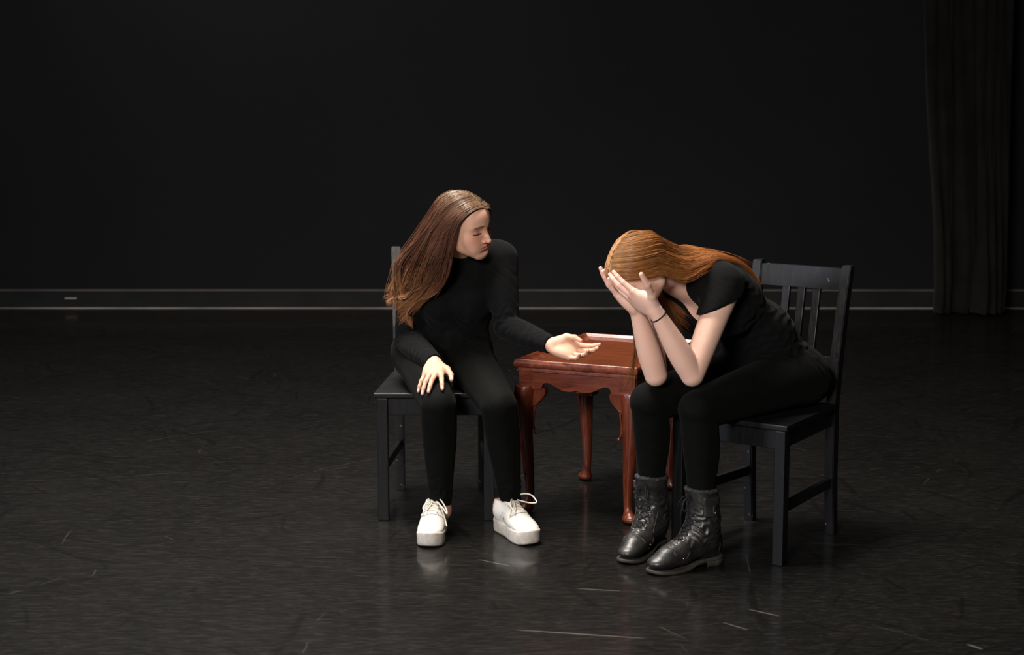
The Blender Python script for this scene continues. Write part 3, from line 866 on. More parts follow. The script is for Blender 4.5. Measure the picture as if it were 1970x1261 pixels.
def person(name, sk, base, label, skin, hands, head_c, head_R, body_groups, hair_dark):
    """body: one continuous skin; head and hands refined"""
    f = Field(body_groups)
    V, Q = iso(f, .0041)
    hc = [(head_c, .145)] + [(h.L(.085, 0), .125) for h in hands]
    sel = np.zeros(len(V), bool)
    for c, r in hc: sel |= np.linalg.norm(V - c, axis=1) < r
    bm = refine(V, Q, sel)
    me = bpy.data.meshes.new(name)
    bm.to_mesh(me); bm.free()
    n = len(me.vertices); co = np.zeros(n * 3, np.float32); me.vertices.foreach_get('co', co); P = co.reshape(-1, 3).astype(float)
    near = np.zeros(n, bool)
    for c, r in hc: near |= np.linalg.norm(P - c, axis=1) < r + .02
    Pn = P[near]
    for _ in range(2): Pn = Pn - f.grad(Pn, .0008) * (f(Pn) * .8)[:, None]
    P[near] = Pn
    # shading attributes
    hp = (P - head_c) @ head_R
    off_head = Field([body_groups[-1]])(P) > .004
    hp[off_head] = (0, -1, 0)
    a = me.attributes.new('hp', 'FLOAT_VECTOR', 'POINT'); a.data.foreach_set('vector', hp.astype(np.float32).ravel())
    nail = np.zeros(n); kn = np.zeros(n)
    for h in hands:
        for c, dv, nv, r in h.nails:
            q = P - c; lv = np.cross(dv, nv)
            e = (q @ dv / .0072) ** 2 + (q @ lv / (r * .85)) ** 2 + (q @ nv / (r * .75)) ** 2
            nail = np.maximum(nail, np.clip(1.5 - e, 0, 1))
        for c, r in h.knuck: kn = np.maximum(kn, np.exp(-((np.linalg.norm(P - c, axis=1) / r) ** 2)))
        for tp in h.tips: kn = np.maximum(kn, .9 * np.exp(-((np.linalg.norm(P - tp, axis=1) / .012) ** 2)))
    for nm, arr in (('nail', nail), ('knuckle', kn)):
        a = me.attributes.new(nm, 'FLOAT', 'POINT'); a.data.foreach_set('value', arr.astype(np.float32))
    P = P - base
    me.vertices.foreach_set('co', P.astype(np.float32).ravel())
    me.polygons.foreach_set('use_smooth', np.ones(len(me.polygons), bool)); me.update()
    o = link('person', me, skin, None, tuple(base))
    tag(o, label, 'person')
    return o, f

def part_iso(name, field, h, mat, root, base):
    V, Q = iso(field, h)
    return link(name, fast_mesh(name, V - base, Q), mat, root)

def wrinkles(lst):
    """list of (centre, radius, direction, wavelength, amplitude, side direction)"""
    def d(P):
        o = 0
        for c, r, dr, wl, amp, sd in lst:
            q = P - np.asarray(c); dr = nrm(dr); sd = nrm(sd)
            e = np.exp(-(q * q).sum(-1) / (r * r))
            x = q @ dr; y = q @ sd
            o = o + amp * e * np.sin(2 * math.pi * x / wl + 2.2 * np.sin(2 * math.pi * y / (wl * 2.3) + 40 * c[0]) + 1.6 * np.sin(2 * math.pi * (x * .6 + y) / (wl * 3.3) + 2) + 1.2 * np.sin(2 * math.pi * (P[..., 2] + P[..., 0]) / (wl * 1.9)))
        return o
    return d

# ---- footwear, in shoe coordinates: x to the toe, y to the left, z up, origin at the heel on the floor
def shoe_frame(heel, toe):
    x = nrm(A(toe[0] - heel[0], toe[1] - heel[1], 0)); return np.stack([x, A(-x[1], x[0], 0), A(0, 0, 1)], 1), A(heel[0], heel[1], 0)

def sole_mesh(name, halfw, L, rings, R, c, base, mat, parent, bend=None, n=56):
    """halfw(x, side) outline, rings: (inset, z)"""
    ts = np.linspace(0, math.pi, n)
    xs = L / 2 - L / 2 * np.cos(ts)
    out = [(x, halfw(x, 1)) for x in xs] + [(x, -halfw(x, -1)) for x in xs[::-1][1:-1]]
    out = np.array(out); cen = A(L / 2, 0)
    nn = len(out)
    tang = np.roll(out, -1, 0) - np.roll(out, 1, 0); nor = np.stack([tang[:, 1], -tang[:, 0]], 1); nor /= np.linalg.norm(nor, axis=1, keepdims=True) + 1e-9
    nor *= np.sign(((out - cen) * nor).sum(1, keepdims=True))
    V = []
    for ins, z in rings:
        p = out - nor * ins
        zz = np.full(nn, z)
        if bend is not None: zz = zz + np.array([bend(x) for x in p[:, 0]])
        V.append(np.column_stack([p, zz]))
    K = len(rings); V = np.concatenate(V)
    bm = bmesh.new(); W = V @ R.T + c - base
    bv = [bm.verts.new(v) for v in W]
    for k in range(K - 1):
        for i in range(nn):
            j = (i + 1) % nn
            f = bm.faces.new((bv[k * nn + i], bv[k * nn + j], bv[(k + 1) * nn + j], bv[(k + 1) * nn + i])); f.smooth = True
    bm.faces.new(bv[:nn][::-1]); bm.faces.new(bv[(K - 1) * nn:])
    return bm_obj(name, bm, mat, parent)

def outline(L, pts_l, pts_r):
    """half widths at fractions of the length, rounded at both ends"""
    def f(x, side):
        t = min(max(x / L, 0), 1)
        q = pts_l if side > 0 else pts_r
        wv = np.interp(t, [a for a, _ in q], [b for _, b in q])
        e = 1.0
        if t < .16: e = math.sqrt(max(0, 1 - ((.16 - t) / .16) ** 2))
        if t > .78: e = math.pow(max(0, 1 - ((t - .78) / .22) ** 2.4), .5)
        return wv * e
    return f

def torus(bm, c, R, rmaj, rmin, ax):
    """a small ring at c round the axis ax"""
    ax = nrm(ax); u = nrm(np.cross(ax, (0.3, 0.2, 1))); v = np.cross(ax, u)
    S, T = 10, 6
    vs = [[bm.verts.new(c + (u * math.cos(a) + v * math.sin(a)) * (rmaj + rmin * math.cos(b)) + ax * rmin * math.sin(b)) for b in np.linspace(0, 2 * math.pi, T + 1)[:-1]] for a in np.linspace(0, 2 * math.pi, S + 1)[:-1]]
    for i in range(S):
        for j in range(T):
            f = bm.faces.new((vs[i][j], vs[(i + 1) % S][j], vs[(i + 1) % S][(j + 1) % T], vs[i][(j + 1) % T])); f.smooth = True

def sneaker(root, base, heel, toe, right, label, loops):
    R, c0 = shoe_frame(heel, toe)
    c = c0 + A(0, 0, .006)
    toW = lambda p: np.asarray(p, float) @ R.T + c
    pr_ = [el((.050, 0, .066), (.046, .036, .044), None, .02), rc((.055, 0, .072), (.130, 0, .066), .036, .036, .02),
           el((.168, 0, .050), (.055, .042, .029), None, .03), el((.205, 0, .044), (.043, .041, .019), None, .02),
           rc((.055, 0, .07), (.048, 0, .104), .036, .033, .02), rc((.075, 0, .085), (.098, 0, .108), .026, .019, .02)]
    f = Field([(xf(pr_, R, c), .01, [(toW((0, 0, .036)), (0, 0, -1)), (toW((.03, 0, .106)), R @ nrm(A(-.10, 0, 1)))])],
              subs=xf([rcs((.060, 0, .098), (.040, 0, .16), .027, .030, .006)], R, c))
    up = part_iso('sneaker', f, .0025, M['white_leather'], root, base); up['label'] = label
    ow = outline(.255, [(0, .036), (.3, .035), (.45, .036), (.7, .046), (1, .044)], [(0, .036), (.3, .035), (.45, .036), (.7, .046), (1, .044)])
    bend = lambda x: .010 * max(0, (x - .19) / .065) ** 2
    so = sole_mesh('sole', ow, .255, [(.007, .0), (.003, .003), (.001, .010), (.001, .030), (.0, .040), (.001, .045), (.004, .0475), (.010, .0475)], R, c0, base, M['white_sole'], up,
              bend)
    so['label'] = 'thick white platform sole'
    S = lambda pts, off: f.on_surface(toW(pts), off)
    # seams
    for pts in ([(.150, .042, .052), (.158, .034, .075), (.164, .018, .085), (.166, 0, .088), (.164, -.018, .085), (.158, -.034, .075), (.150, -.042, .052)],):
        tube_obj('seam', S(pts, .0002), .0009, M['dark_line'], up, 30, 6, origin=base)
    for s in (-1, 1):
        tube_obj('seam', S([(.160, s * .020, .084), (.135, s * .022, .094), (.105, s * .023, .104)], .0002), .0008, M['dark_line'], up, 20, 6, origin=base)
        tube_obj('seam', S([(.100, s * .036, .078), (.086, s * .040, .058), (.080, s * .040, .044)], .0002), .0007, M['dark_line'], up, 20, 6, origin=base)
        tube_obj('seam', S([(.118, s * .036, .078), (.104, s * .040, .058), (.098, s * .041, .044)], .0002), .0007, M['dark_line'], up, 20, 6, origin=base)
    # heel tab
    tb = Field([(inflate(xf(pr_, R, c), .0022), .01, [(toW((.028, 0, 0)), R @ A(1, 0, 0)), (toW((0, 0, .082)), (0, 0, -1)), (toW((.03, 0, .108)), R @ nrm(A(-.10, 0, 1)))])],
               subs=xf([rcs((.060, 0, .098), (.040, 0, .16), .027, .030, .006)], R, c))
    part_iso('heel_tab', tb, .002, M['brown_tab'], up, base)['label'] = 'tan leather heel tab'
    # laces: bars across the tongue, then two loops and two ends
    rows = [(.158, .016), (.146, .018), (.134, .019), (.122, .020), (.110, .021)]
    for i, (x, wv) in enumerate(rows):
        z = .09 + (x < .15) * .01
        sgn = 1 if i % 2 else -1
        pts = S([(x, -wv * sgn, z), (x - .004, -wv * .5 * sgn, z + .01), (x - .006, 0, z + .012), (x - .009, wv * .5 * sgn, z + .01), (x - .012, wv * sgn, z)], .0018)
        tube_obj('lace', pts, .0026, M['lace_white'], up, 18, 7, origin=base)
    knot = S([(.108, 0, .115)], .005)[0]
    for lp in loops:
        pts = [knot] + [toW(q) for q in lp]
        pts = f.push_out(np.array(pts), .003, 3)
        tube_obj('lace', pts, .0024, M['lace_white'], up, 40, 7, origin=base)
    return up

def boot(root, base, heel, toe, right, label, pocket, legpt):
    R, c = shoe_frame(heel, toe)
    toW = lambda p: np.asarray(p, float) @ R.T + c
    tx, ty = ((np.asarray(legpt, float) - c) @ R)[:2]
    Lb = .285
    pr_ = [el((.055, 0, .066), (.052, .038, .055), None, .02), rc((.065, 0, .090), (.150, 0, .062), .044, .040, .03),
           el((.190, 0, .050), (.060, .043, .035), None, .03), el((.236, 0, .034), (.047, .038, .0215), None, .02),
           rc((.076, 0, .100), (.072, 0, .150), .047, .0475, .02), rc((.072, 0, .150), (tx, ty, .262), .0475, .054, .03), rc((.085, 0, .10), (.105, 0, .085), .045, .043, .03)]
    g = xf(pr_, R, c)
    wr = wrinkles([(toW((.09, .03, .125)), .06, (0, 0, 1), .022, .0024, R[:, 0]), (toW((.08, -.03, .150)), .06, R @ A(.3, 0, 1), .026, .0022, R[:, 0]),
                   (toW((.185, 0, .08)), .035, R[:, 0], .012, .0012, R[:, 1]), (toW((.06, .04, .19)), .05, R @ A(.2, 0, 1), .045, .0020, R[:, 0])])
    f = Field([(g, .01, [(toW((0, 0, .009)), (0, 0, -1)), (toW((.07, 0, .246)), R @ nrm(A(-.06, 0, 1)))])], disp=wr,
              subs=xf([rcs((tx * .6 + .028, ty * .6, .20), (tx, ty, .30), .044, .051, .004)], R, c))
    up = part_iso('boot', f, .0030, M['boot'], root, base); up['label'] = label
    ow = outline(Lb, [(0, .038), (.3, .036), (.45, .037), (.68, .0455), (1, .042)], [(0, .038), (.3, .036), (.45, .037), (.68, .0455), (1, .042)])
    bend = lambda x: .008 * max(0, (x - .21) / .075) ** 2 + .017 * (lambda q: q * q * (3 - 2 * q))(min(1, max(0, (.165 - x) / .07)))
    sole_mesh('sole', ow, Lb, [(.003, .0005), (.0008, .0012), (.0, .003), (.0, .0085), (.001, .0105), (.006, .0115)], R, c, base, M['boot_sole'], up, bend)
    ow2 = outline(.085, [(0, .037), (.3, .037), (1, .036)], [(0, .037), (.3, .037), (1, .036)])
    hw_ = lambda x, s: (.037 * math.sqrt(max(0, 1 - ((.04 - x) / .04) ** 2)) if x < .04 else .036)
    sole_mesh('heel', hw_, .082, [(.004, .0), (.001, .002), (.0, .019)], R, c, base, M['boot_sole'], up)
    S = lambda pts, off: f.on_surface(toW(pts), off)
    for x0 in (.205, .209):
        tube_obj('stitching', S([(x0 - .004, .044, .035), (x0 + .003, .034, .065), (x0 + .006, 0, .085), (x0 + .003, -.034, .065), (x0 - .004, -.044, .035)], .0003), .0007, M['stitch'], up, 30, 5, origin=base)
    for s in (-1, 1):
        tube_obj('stitching', S([(.185, s * .045, .03), (.165, s * .044, .055), (.150, s * .042, .085), (.112, s * .038, .14), (.100, s * .040, .20), (.098, s * .042, .24)], .0003), .0007, M['stitch'], up, 40, 5, origin=base)
        tube_obj('stitching', S([(.025, s * .04, .03), (.035, s * .042, .07), (.030, s * .04, .11)], .0003), .0008, M['stitch'], up, 20, 5, origin=base)
        tube_obj('stitching', S([(.02, s * .03, .226), (.06, s * .055, .226), (.09, s * .045, .229)], .0003), .0008, M['stitch'], up, 20, 5, origin=base)
    # eyelets and crossing laces
    ys = [(.178, .016, .088), (.163, .017, .098), (.148, .018, .112), (.133, .0185, .130), (.122, .019, .150), (.119, .0195, .170), (.119, .020, .190), (.120, .0205, .210), (.121, .021, .230)]
    E = {}
    for s in (-1, 1):
        E[s] = S([(x, s * y, z) for x, y, z in ys], .0004)
        nn = f.grad(E[s])
        for p, nv in zip(E[s], nn):
            eb = bmesh.new(); torus(eb, p - base, None, .0028, .0010, nv); bm_obj('eyelet', eb, M['metal'], up, smooth=True)
    # laces crossing over the tongue
    for i in range(len(ys) - 1):
        for s in (-1, 1):
            a, b = E[s][i], E[-s][i + 1]
            mid = f.on_surface(((a + b) / 2)[None], .0042)[0]
            q1 = f.on_surface((a * .75 + b * .25)[None], .003)[0]; q2 = f.on_surface((a * .25 + b * .75)[None], .003)[0]
            tube_obj('lace', [a, q1, mid, q2, b], .0019, M['boot_lace'], up, 16, 6, origin=base)
    k = f.on_surface(toW([(.125, 0, .232)]), .005)[0]
    for lp in ([(.150, .010, .225), (.170, .020, .205), (.165, .024, .190), (.148, .016, .212), (.128, .0, .230)],
               [(.140, -.018, .224), (.146, -.032, .200), (.136, -.036, .188), (.134, -.022, .212), (.126, .0, .230)],
               [(.140, .012, .215), (.146, .016, .180), (.150, .018, .150)], [(.138, -.014, .215), (.138, -.026, .18), (.142, -.028, .158)]):
        pts = f.push_out(np.array([k] + [toW(q) for q in lp]), .003, 3)
        tube_obj('lace', pts, .0018, M['boot_lace'], up, 30, 6, origin=base)
    # fleece lining curling over the top edge
    rng = np.random.RandomState(3); fp = []
    for i in range(46):
        a = 2 * math.pi * i / 46
        r = .0475 + rng.uniform(-.002, .002)
        fp.append(el((tx + r * math.cos(a), ty + r * math.sin(a), .2455 + .003 * math.cos(a) + rng.uniform(-.003, .004)), (.007, .007, .006), None, .004))
    part_iso('fleece_lining', Field([(xf(fp, R, c), .004, [])]), .0028, M['fleece'], up, base)['label'] = 'dark fleece lining at the top edge'
    if pocket is not None:
        s = pocket
        # side pocket: a slab hugging the shaft, with a flap, a strap and a stud
        pk = Field([(inflate(g, .0055), .01, [(toW((.106, 0, 0)), R @ A(1, 0, 0)), (toW((.052, 0, 0)), R @ A(-1, 0, 0)), (toW((0, 0, .222)), (0, 0, 1)), (toW((0, 0, .168)), (0, 0, -1)), (toW((0, s * .02, 0)), R @ A(0, -s, 0))])])
        part_iso('side_pocket', pk, .002, M['boot'], up, base)
        fl = Field([(inflate(g, .0085), .01, [(toW((.111, 0, 0)), R @ A(1, 0, 0)), (toW((.047, 0, 0)), R @ A(-1, 0, 0)), (toW((0, 0, .230)), (0, 0, 1)), (toW((.076, 0, .198)), R @ nrm(A(.25, 0, -1))), (toW((.076, 0, .198)), R @ nrm(A(-.35, 0, -1))), (toW((0, s * .02, 0)), R @ A(0, -s, 0))])],
                   subs=())
        part_iso('pocket_flap', fl, .002, M['boot'], up, base)['label'] = 'pointed pocket flap'
        fs = Field([(inflate(g, .0105), .01, [(toW((.081, 0, 0)), R @ A(1, 0, 0)), (toW((.068, 0, 0)), R @ A(-1, 0, 0)), (toW((0, 0, .206)), (0, 0, 1)), (toW((0, 0, .178)), (0, 0, -1)), (toW((0, s * .02, 0)), R @ A(0, -s, 0))])])
        part_iso('pocket_strap', fs, .002, M['boot'], up, base)
        p = fs.on_surface(toW([(.0745, s * .06, .183)]), .0015)[0]
        b2 = bmesh.new(); bmesh.ops.create_uvsphere(b2, u_segments=10, v_segments=6, radius=.0038); bmesh.ops.translate(b2, verts=b2.verts[:], vec=p - base)
        bm_obj('stud', b2, M['metal'], up, smooth=True)
    p = f.on_surface(toW([(.182, .040, .048), (.182, -.040, .048)]), .0005)
    for q in p:
        b2 = bmesh.new(); bmesh.ops.create_uvsphere(b2, u_segments=10, v_segments=6, radius=.0028); bmesh.ops.translate(b2, verts=b2.verts[:], vec=q - base)
        bm_obj('stud', b2, M['metal'], up, smooth=True)
    return up

# ---- hair
def strands(guides, count, M_, rng, spread, clump=34, wave=0.004, lift=None, rad=.0009, wl=.11, u_bias=None, len_var=.12, root_jit=.9, gap=None, lay=1.0):
    """guides: list of polylines across a sheet; strands are grouped in locks"""
    G = np.stack([smooth_path(g, M_) for g in guides]); n = len(G)
    nl = max(1, count // clump)
    out = []; T = np.linspace(0, 1, M_)
    for i in range(nl):
        uc = (i + rng.uniform(0, 1)) / nl * (n - 1)
        thin = gap is not None and gap[0] < uc < gap[1]
        lock_off = rng.normal(0, 1, 3) * spread * .8
        ph = rng.uniform(0, 2 * math.pi, 3); lw = wl * rng.uniform(.75, 1.4); la = wave * rng.uniform(.4, 1.8)
        endc = rng.uniform(.45, .95)
        for j in range(int(clump * (1 - gap[2])) if thin else clump):
            u = np.clip(uc + rng.normal(0, root_jit) * (n - 1) / max(nl, 1) * 1.6, 0, n - 1 - 1e-6)
            a = int(u); fr = u - a
            p = G[a] * (1 - fr) + G[a + 1] * fr
            uu = min(max(uc, 0), n - 1 - 1e-6); a2 = int(uu); fr2 = uu - a2
            pc = G[a2] * (1 - fr2) + G[a2 + 1] * fr2
            k = (T ** 1.3 * endc)[:, None]
            p = p * (1 - k) + pc * k
            env = (.15 + .85 * T)[:, None]
            p = p + lock_off * env * 1.0 + rng.normal(0, 1, 3) * spread * .55 * env
            s = T * np.linalg.norm(np.diff(pc, axis=0), axis=1).sum()
            wv = np.stack([np.sin(2 * math.pi * s / lw + ph[q]) for q in range(3)], 1) * la * (T[:, None] ** 1.2)
            fz = np.stack([np.sin(2 * math.pi * s / (lw * .55) + rng.uniform(0, 6.28)) for q in range(3)], 1) * la * .28 * T[:, None]
            p = p + wv + fz
            tmax = 1 - abs(rng.normal(0, len_var))
            tt = T * max(.4, tmax) * (M_ - 1)
            i0 = np.minimum(tt.astype(int), M_ - 2); f0 = (tt - i0)[:, None]
            out.append((p[i0] * (1 - f0) + p[i0 + 1] * f0, rng.uniform(0, 1) * .75 + .25 * ((i * 7919) % 101) / 101, rad * rng.uniform(.7, 1.3), lay))
    return out

def hair_obj(root, base, strs, mat, label, cap, avoid, thick=.010):
    Mn = max(len(s[0]) for s in strs)
    def resamp(p):
        if len(p) == Mn: return p
        t = np.linspace(0, len(p) - 1, Mn); i = np.minimum(t.astype(int), len(p) - 2); f = (t - i)[:, None]
        return p[i] * (1 - f) + p[i + 1] * f
    P = np.stack([resamp(s[0]) for s in strs]); S = len(P)
    T = np.linspace(0, 1, Mn)
    hrng = np.random.RandomState(2)
    # every hair lies at its own depth in the layer, rooted on the scalp
    margin = (.0015 + (thick * np.array([s[3] for s in strs]) * hrng.uniform(0, 1, S) ** 1.3)[:, None] * np.clip(T / .2, 0, 1)[None]).ravel()
    P = avoid.push_out(P, margin, 3)
    # relax kinks left by the push
    for _ in range(6): P[:, 1:-1] = P[:, 1:-1] * .5 + (P[:, :-2] + P[:, 2:]) * .25
    P = avoid.push_out(P, margin * .8, 1)
    r = np.array([s[2] for s in strs])[:, None] * (np.minimum(1, (1 - T) * 4 + .12))[None]
    V, Q = tubes(P, r, 3)
    ht = np.repeat(np.tile(T, S), 3); hr = np.repeat(np.repeat([s[1] for s in strs], Mn), 3)
    if cap is not None:
        Vc, Qc = cap
        Q = np.vstack([Q, Qc + len(V)]); V = np.vstack([V, Vc]); ht = np.concatenate([ht, np.full(len(Vc), .1)]); hr = np.concatenate([hr, np.full(len(Vc), .12)])
    me = fast_mesh('hair', V - base, Q)
    for nm, arr in (('hair_t', ht), ('hair_r', hr)):
        a = me.attributes.new(nm, 'FLOAT', 'POINT'); a.data.foreach_set('value', np.ascontiguousarray(arr, np.float32))
    o = link('hair', me, mat, root); o['label'] = label; o['kind'] = 'stuff'
    return o

def scalp_cap(hc, hR, extra=.0012):
    pr_ = [el((0, -.014, .028), (.0715 + extra, .094 + extra, .086 + extra), None, .02), el((0, -.03, -.01), (.062 + extra, .065, .075), None, .02)]
    sub = [el((0, .118, -.012), (.085, .085, .104), None, .006, 's'), el((0, .03, -.085), (.10, .075, .065), None, .01, 's')]
    f = Field([(xf(pr_, hR, hc), .02, [])], subs=xf(sub, hR, hc))
    return iso(f, .003)

# ================================================================== the woman in white sneakers
def woman_a():
    base = A(-.17, 5.60, 0)
    pel = A(-.25, 5.945, .555)
    hipR, hipL = A(-.332, 5.935, .545), A(-.166, 5.935, .545)
    kneR, kneL = A(-.243, 5.490, .447), A(-.043, 5.490, .445)
    ankR, ankL = A(-.238, 5.515, .085), A(-.002, 5.535, .092)
    shR, shL = A(-.332, 5.865, .862), A(-.036, 5.835, .902)
    elR, elL = A(-.368, 5.870, .607), A(-.020, 5.765, .668)
    wrR, wrL = at(836, 699, 5.610), at(1060, 664, 5.60)
    neck = A(-.172, 5.855, .905); chest = A(-.190, 5.890, .770); waist = A(-.222, 5.940, .655)
    hc = A(-.160, 5.72, 1.024); hR = head_rot(56, 12, 15)
    lat = nrm(shL - shR)
    upv = nrm(neck - waist); fr = nrm(np.cross(upv, lat)); fr = fr if fr[1] < 0 else -fr
    TR = np.stack([lat, -fr, np.cross(lat, -fr)], 1)
    # hands
    dR = nrm(at(832, 770, 5.445) - wrR)
    def knee_hand(fx):
        return Hand(wrR, dR + A(0, -.20, .14), A(.05, .30, -.95), True, [(f0, 20, 10) for f0 in fx], (4, -14, -19, -25), [(.044, .046, .004), (.074, .060, .010), (.099, .062, .016)], .95)
    legf = Field([(chain([hipR, hipR * .5 + kneR * .5 + A(0, 0, .004), kneR], [.093, .076, .060]) + chain([kneR, kneR * .68 + ankR * .32 + A(0, .012, 0), ankR], [.060, .058, .036]), .01)])
    fx = [0] * 4
    for i in range(4):                                    # each finger bends until it lies on the knee
        for a in range(-30, 60, 3):
            t_ = [0] * 4; t_[i] = a
            pth = np.array(knee_hand(t_).paths[i]); pth = smooth_path(pth, 12)[3:]
            if legf(pth).min() < .0062: break
            fx[i] = a
    handR = knee_hand(fx)
    dL = A(.90, -.16, -.22)
    handL = Hand(wrL, dL, A(.05, -.80, .60), False, [(8, 18, 12), (20, 26, 16), (28, 34, 20), (32, 32, 20)], (6, 0, -5, -10),
                 [(.045, .036, .020), (.074, .036, .030), (.097, .028, .034)], .97)
    arms = []
    armR = chain([shR, shR * .5 + elR * .5 + A(-.004, -.004, 0), elR], [.050, .044, .0375]) + chain([elR, elR * .65 + wrR * .35, wrR], [.0375, .0385, .0235])
    armL = chain([shL, shL * .55 + elL * .45, elL], [.050, .0435, .037], .02) + chain([elL, elL * .65 + wrL * .35, wrL], [.0365, .038, .0235], .02)
    torso = [el(pel + A(0, .005, .01), (.168, .115, .105), None, .05), el(waist, (.122, .088, .125), TR, .05), el(chest, (.138, .098, .135), TR, .05),
             el(chest * .5 + neck * .5 + fr * -.010, (.128, .075, .085), TR, .05),
             rc(shR * .85 + shL * .15, shL * .85 + shR * .15, .050, .050, .04)]
    for s in (-1, 1):
        torso.append(el(chest + lat * s * .062 + fr * .068 + upv * -.005, (.055, .048, .055), TR, .035))
        torso.append(rc(neck + A(0, .02, .02), (shL if s > 0 else shR) * .75 + neck * .25, .040, .042, .04))
        torso.append(el((hipL if s > 0 else hipR) + A(0, .06, -.015), (.085, .10, .075), None, .04))
    hb = hc + hR @ A(0, -.020, -.055)
    neckp = [rc(neck, hb, .052, .047, .03)]
    legs = []
    legR = chain([hipR, hipR * .5 + kneR * .5 + A(0, 0, .004), kneR], [.088, .071, .055], .03) + chain([kneR, kneR * .68 + ankR * .32 + A(0, .012, 0), ankR * .75 + kneR * .25, ankR], [.055, .0525, .037, .031], .03)
    legL = chain([hipL, hipL * .5 + kneL * .5 + A(0, 0, .004), kneL], [.088, .071, .055], .03) + chain([kneL, kneL * .68 + ankL * .32 + A(0, .012, 0), ankL * .75 + kneL * .25, ankL], [.055, .0525, .037, .031], .03)
    heelR, toeR = (-.250, 5.595), (-.273, 5.340); heelL, toeL = (-.045, 5.597), (.070, 5.370)
    feet = []
    for (hl, to, an) in ((heelR, toeR, ankR), (heelL, toeL, ankL)):
        x = nrm(A(to[0] - hl[0], to[1] - hl[1], 0)); h0 = A(hl[0], hl[1], .075)
        feet += [rc(an, h0 + x * .05, .031, .028, .02), rc(h0 + x * .05, h0 + x * .20 + A(0, 0, -.015), .028, .018, .02)]
    head = xf(head_prims(), hR, hc)
    body = [(torso + neckp, .01), (legR + legL + feet, .03), (armR + armL, .012), (handR.prims, .010), (handL.prims, .010), (head, .016)]
    # the neck has to be joined smoothly with the head
    root, fb = person('person', None, base, 'woman in black turtleneck and white sneakers, leaning in with an open palm', M['skin_a'], [handR, handL], hc, hR, body, None)
    # sweater
    fdR, fdL = nrm(wrR - elR), nrm(wrL - elL)
    cuffR, cuffL = wrR - fdR * .004, wrL - fdL * .002
    wrk = wrinkles([(elR * .3 + wrR * .7, .07, fdR + A(0, 0, .3), .026, .0016, np.cross(fdR, A(0, 0, 1))), (elL * .35 + wrL * .65, .09, fdL + A(0, 0, .35), .024, .0015, np.cross(fdL, A(0, 0, 1))), (elR, .07, nrm(elR - shR) + fdR, .030, .0030, lat),
                    (elL, .07, nrm(elL - shL) + fdL, .030, .0030, lat), (waist + fr * .06, .12, upv + lat * .3, .045, .0030, lat), (shL - A(0, 0, .07), .06, A(.7, 0, .7), .035, .0025, fr), (shR - A(0, 0, .07), .06, A(-.7, 0, .7), .035, .0025, fr)])
    nd = nrm(hb - neck)
    top_t = inflate(torso, .009); sweat = Field([(top_t + inflate([rc(neck, hb, .053, .050, .03)], .004), .01, [(pel + A(0, 0, .005), nrm(A(.10, .25, -1))), (neck * .40 + hb * .60, nd)]),
                    (inflate(armR, .007), .03, [(cuffR, fdR)]), (inflate(armL, .007), .03, [(cuffL, fdL)])], disp=wrk)
    part_iso('sweater', sweat, .0040, M['sweater'], root, base)['label'] = 'black long sleeved turtleneck'
    # leggings
    wl = wrinkles([(ankR + A(0, -.02, .06), .055, A(.15, 0, 1), .026, .0034, lat), (ankL + A(0, -.02, .06), .055, A(-.2, 0, 1), .026, .0034, lat),
                   (hipR + A(.06, -.10, .05), .07, A(.6, .8, 0), .035, .0022, A(1, 0, 0)), (hipL + A(-.03, -.10, .05), .07, A(-.6, .8, 0), .035, .0022, A(1, 0, 0)), (kneR + A(0, .06, -.05), .06, A(0, -.7, .7), .026, .002, lat), (kneL + A(0, .06, -.05), .06, A(0, -.7, .7), .026, .002, lat)])
    pelv = [torso[0]] + [torso[i] for i in range(len(torso)) if torso[i][0] == 'el' and i > 4 and torso[i][2][1] == .10]
    legg = Field([(inflate(pelv, .005) + [inflate([torso[1]], .003)[0]], .01, [(waist + A(0, 0, .02), (0, 0, 1))]), (inflate(legR, .005), .03, [(A(0, 0, .108), (0, 0, -1))]), (inflate(legL, .005), .03, [(A(0, 0, .118), (0, 0, -1))])], disp=wl)
    part_iso('leggings', legg, .0048, M['leggings'], root, base)['label'] = 'black stretch leggings'
    # sneakers; loops in shoe coordinates
    lo = [[(.120, .020, .128), (.150, .045, .105), (.165, .050, .090), (.150, .035, .105), (.118, .008, .120)], [(.122, -.014, .122), (.150, -.030, .108), (.168, -.024, .098), (.150, -.014, .104), (.115, -.002, .118)],
          [(.125, .018, .115), (.150, .040, .075), (.170, .050, .048)], [(.125, -.012, .115), (.155, -.036, .078)]]
    sneaker(root, base, heelR, toeR, True, 'white leather sneaker pointing at the camera', lo)
    sneaker(root, base, heelL, toeL, False, 'white leather sneaker turned towards the table', [[(.110, .030, .135), (.118, .062, .130), (.140, .072, .110), (.135, .050, .108), (.112, .012, .118)]] + lo[1:2] + [lo[3]])
    # hair
    rng = np.random.RandomState(11)
    z = lambda x, y, Y: at(740 + x / 4.203, 340 + y / 4.203, Y)
    H = lambda x, y, zz: hc + hR @ A(x, y, zz)
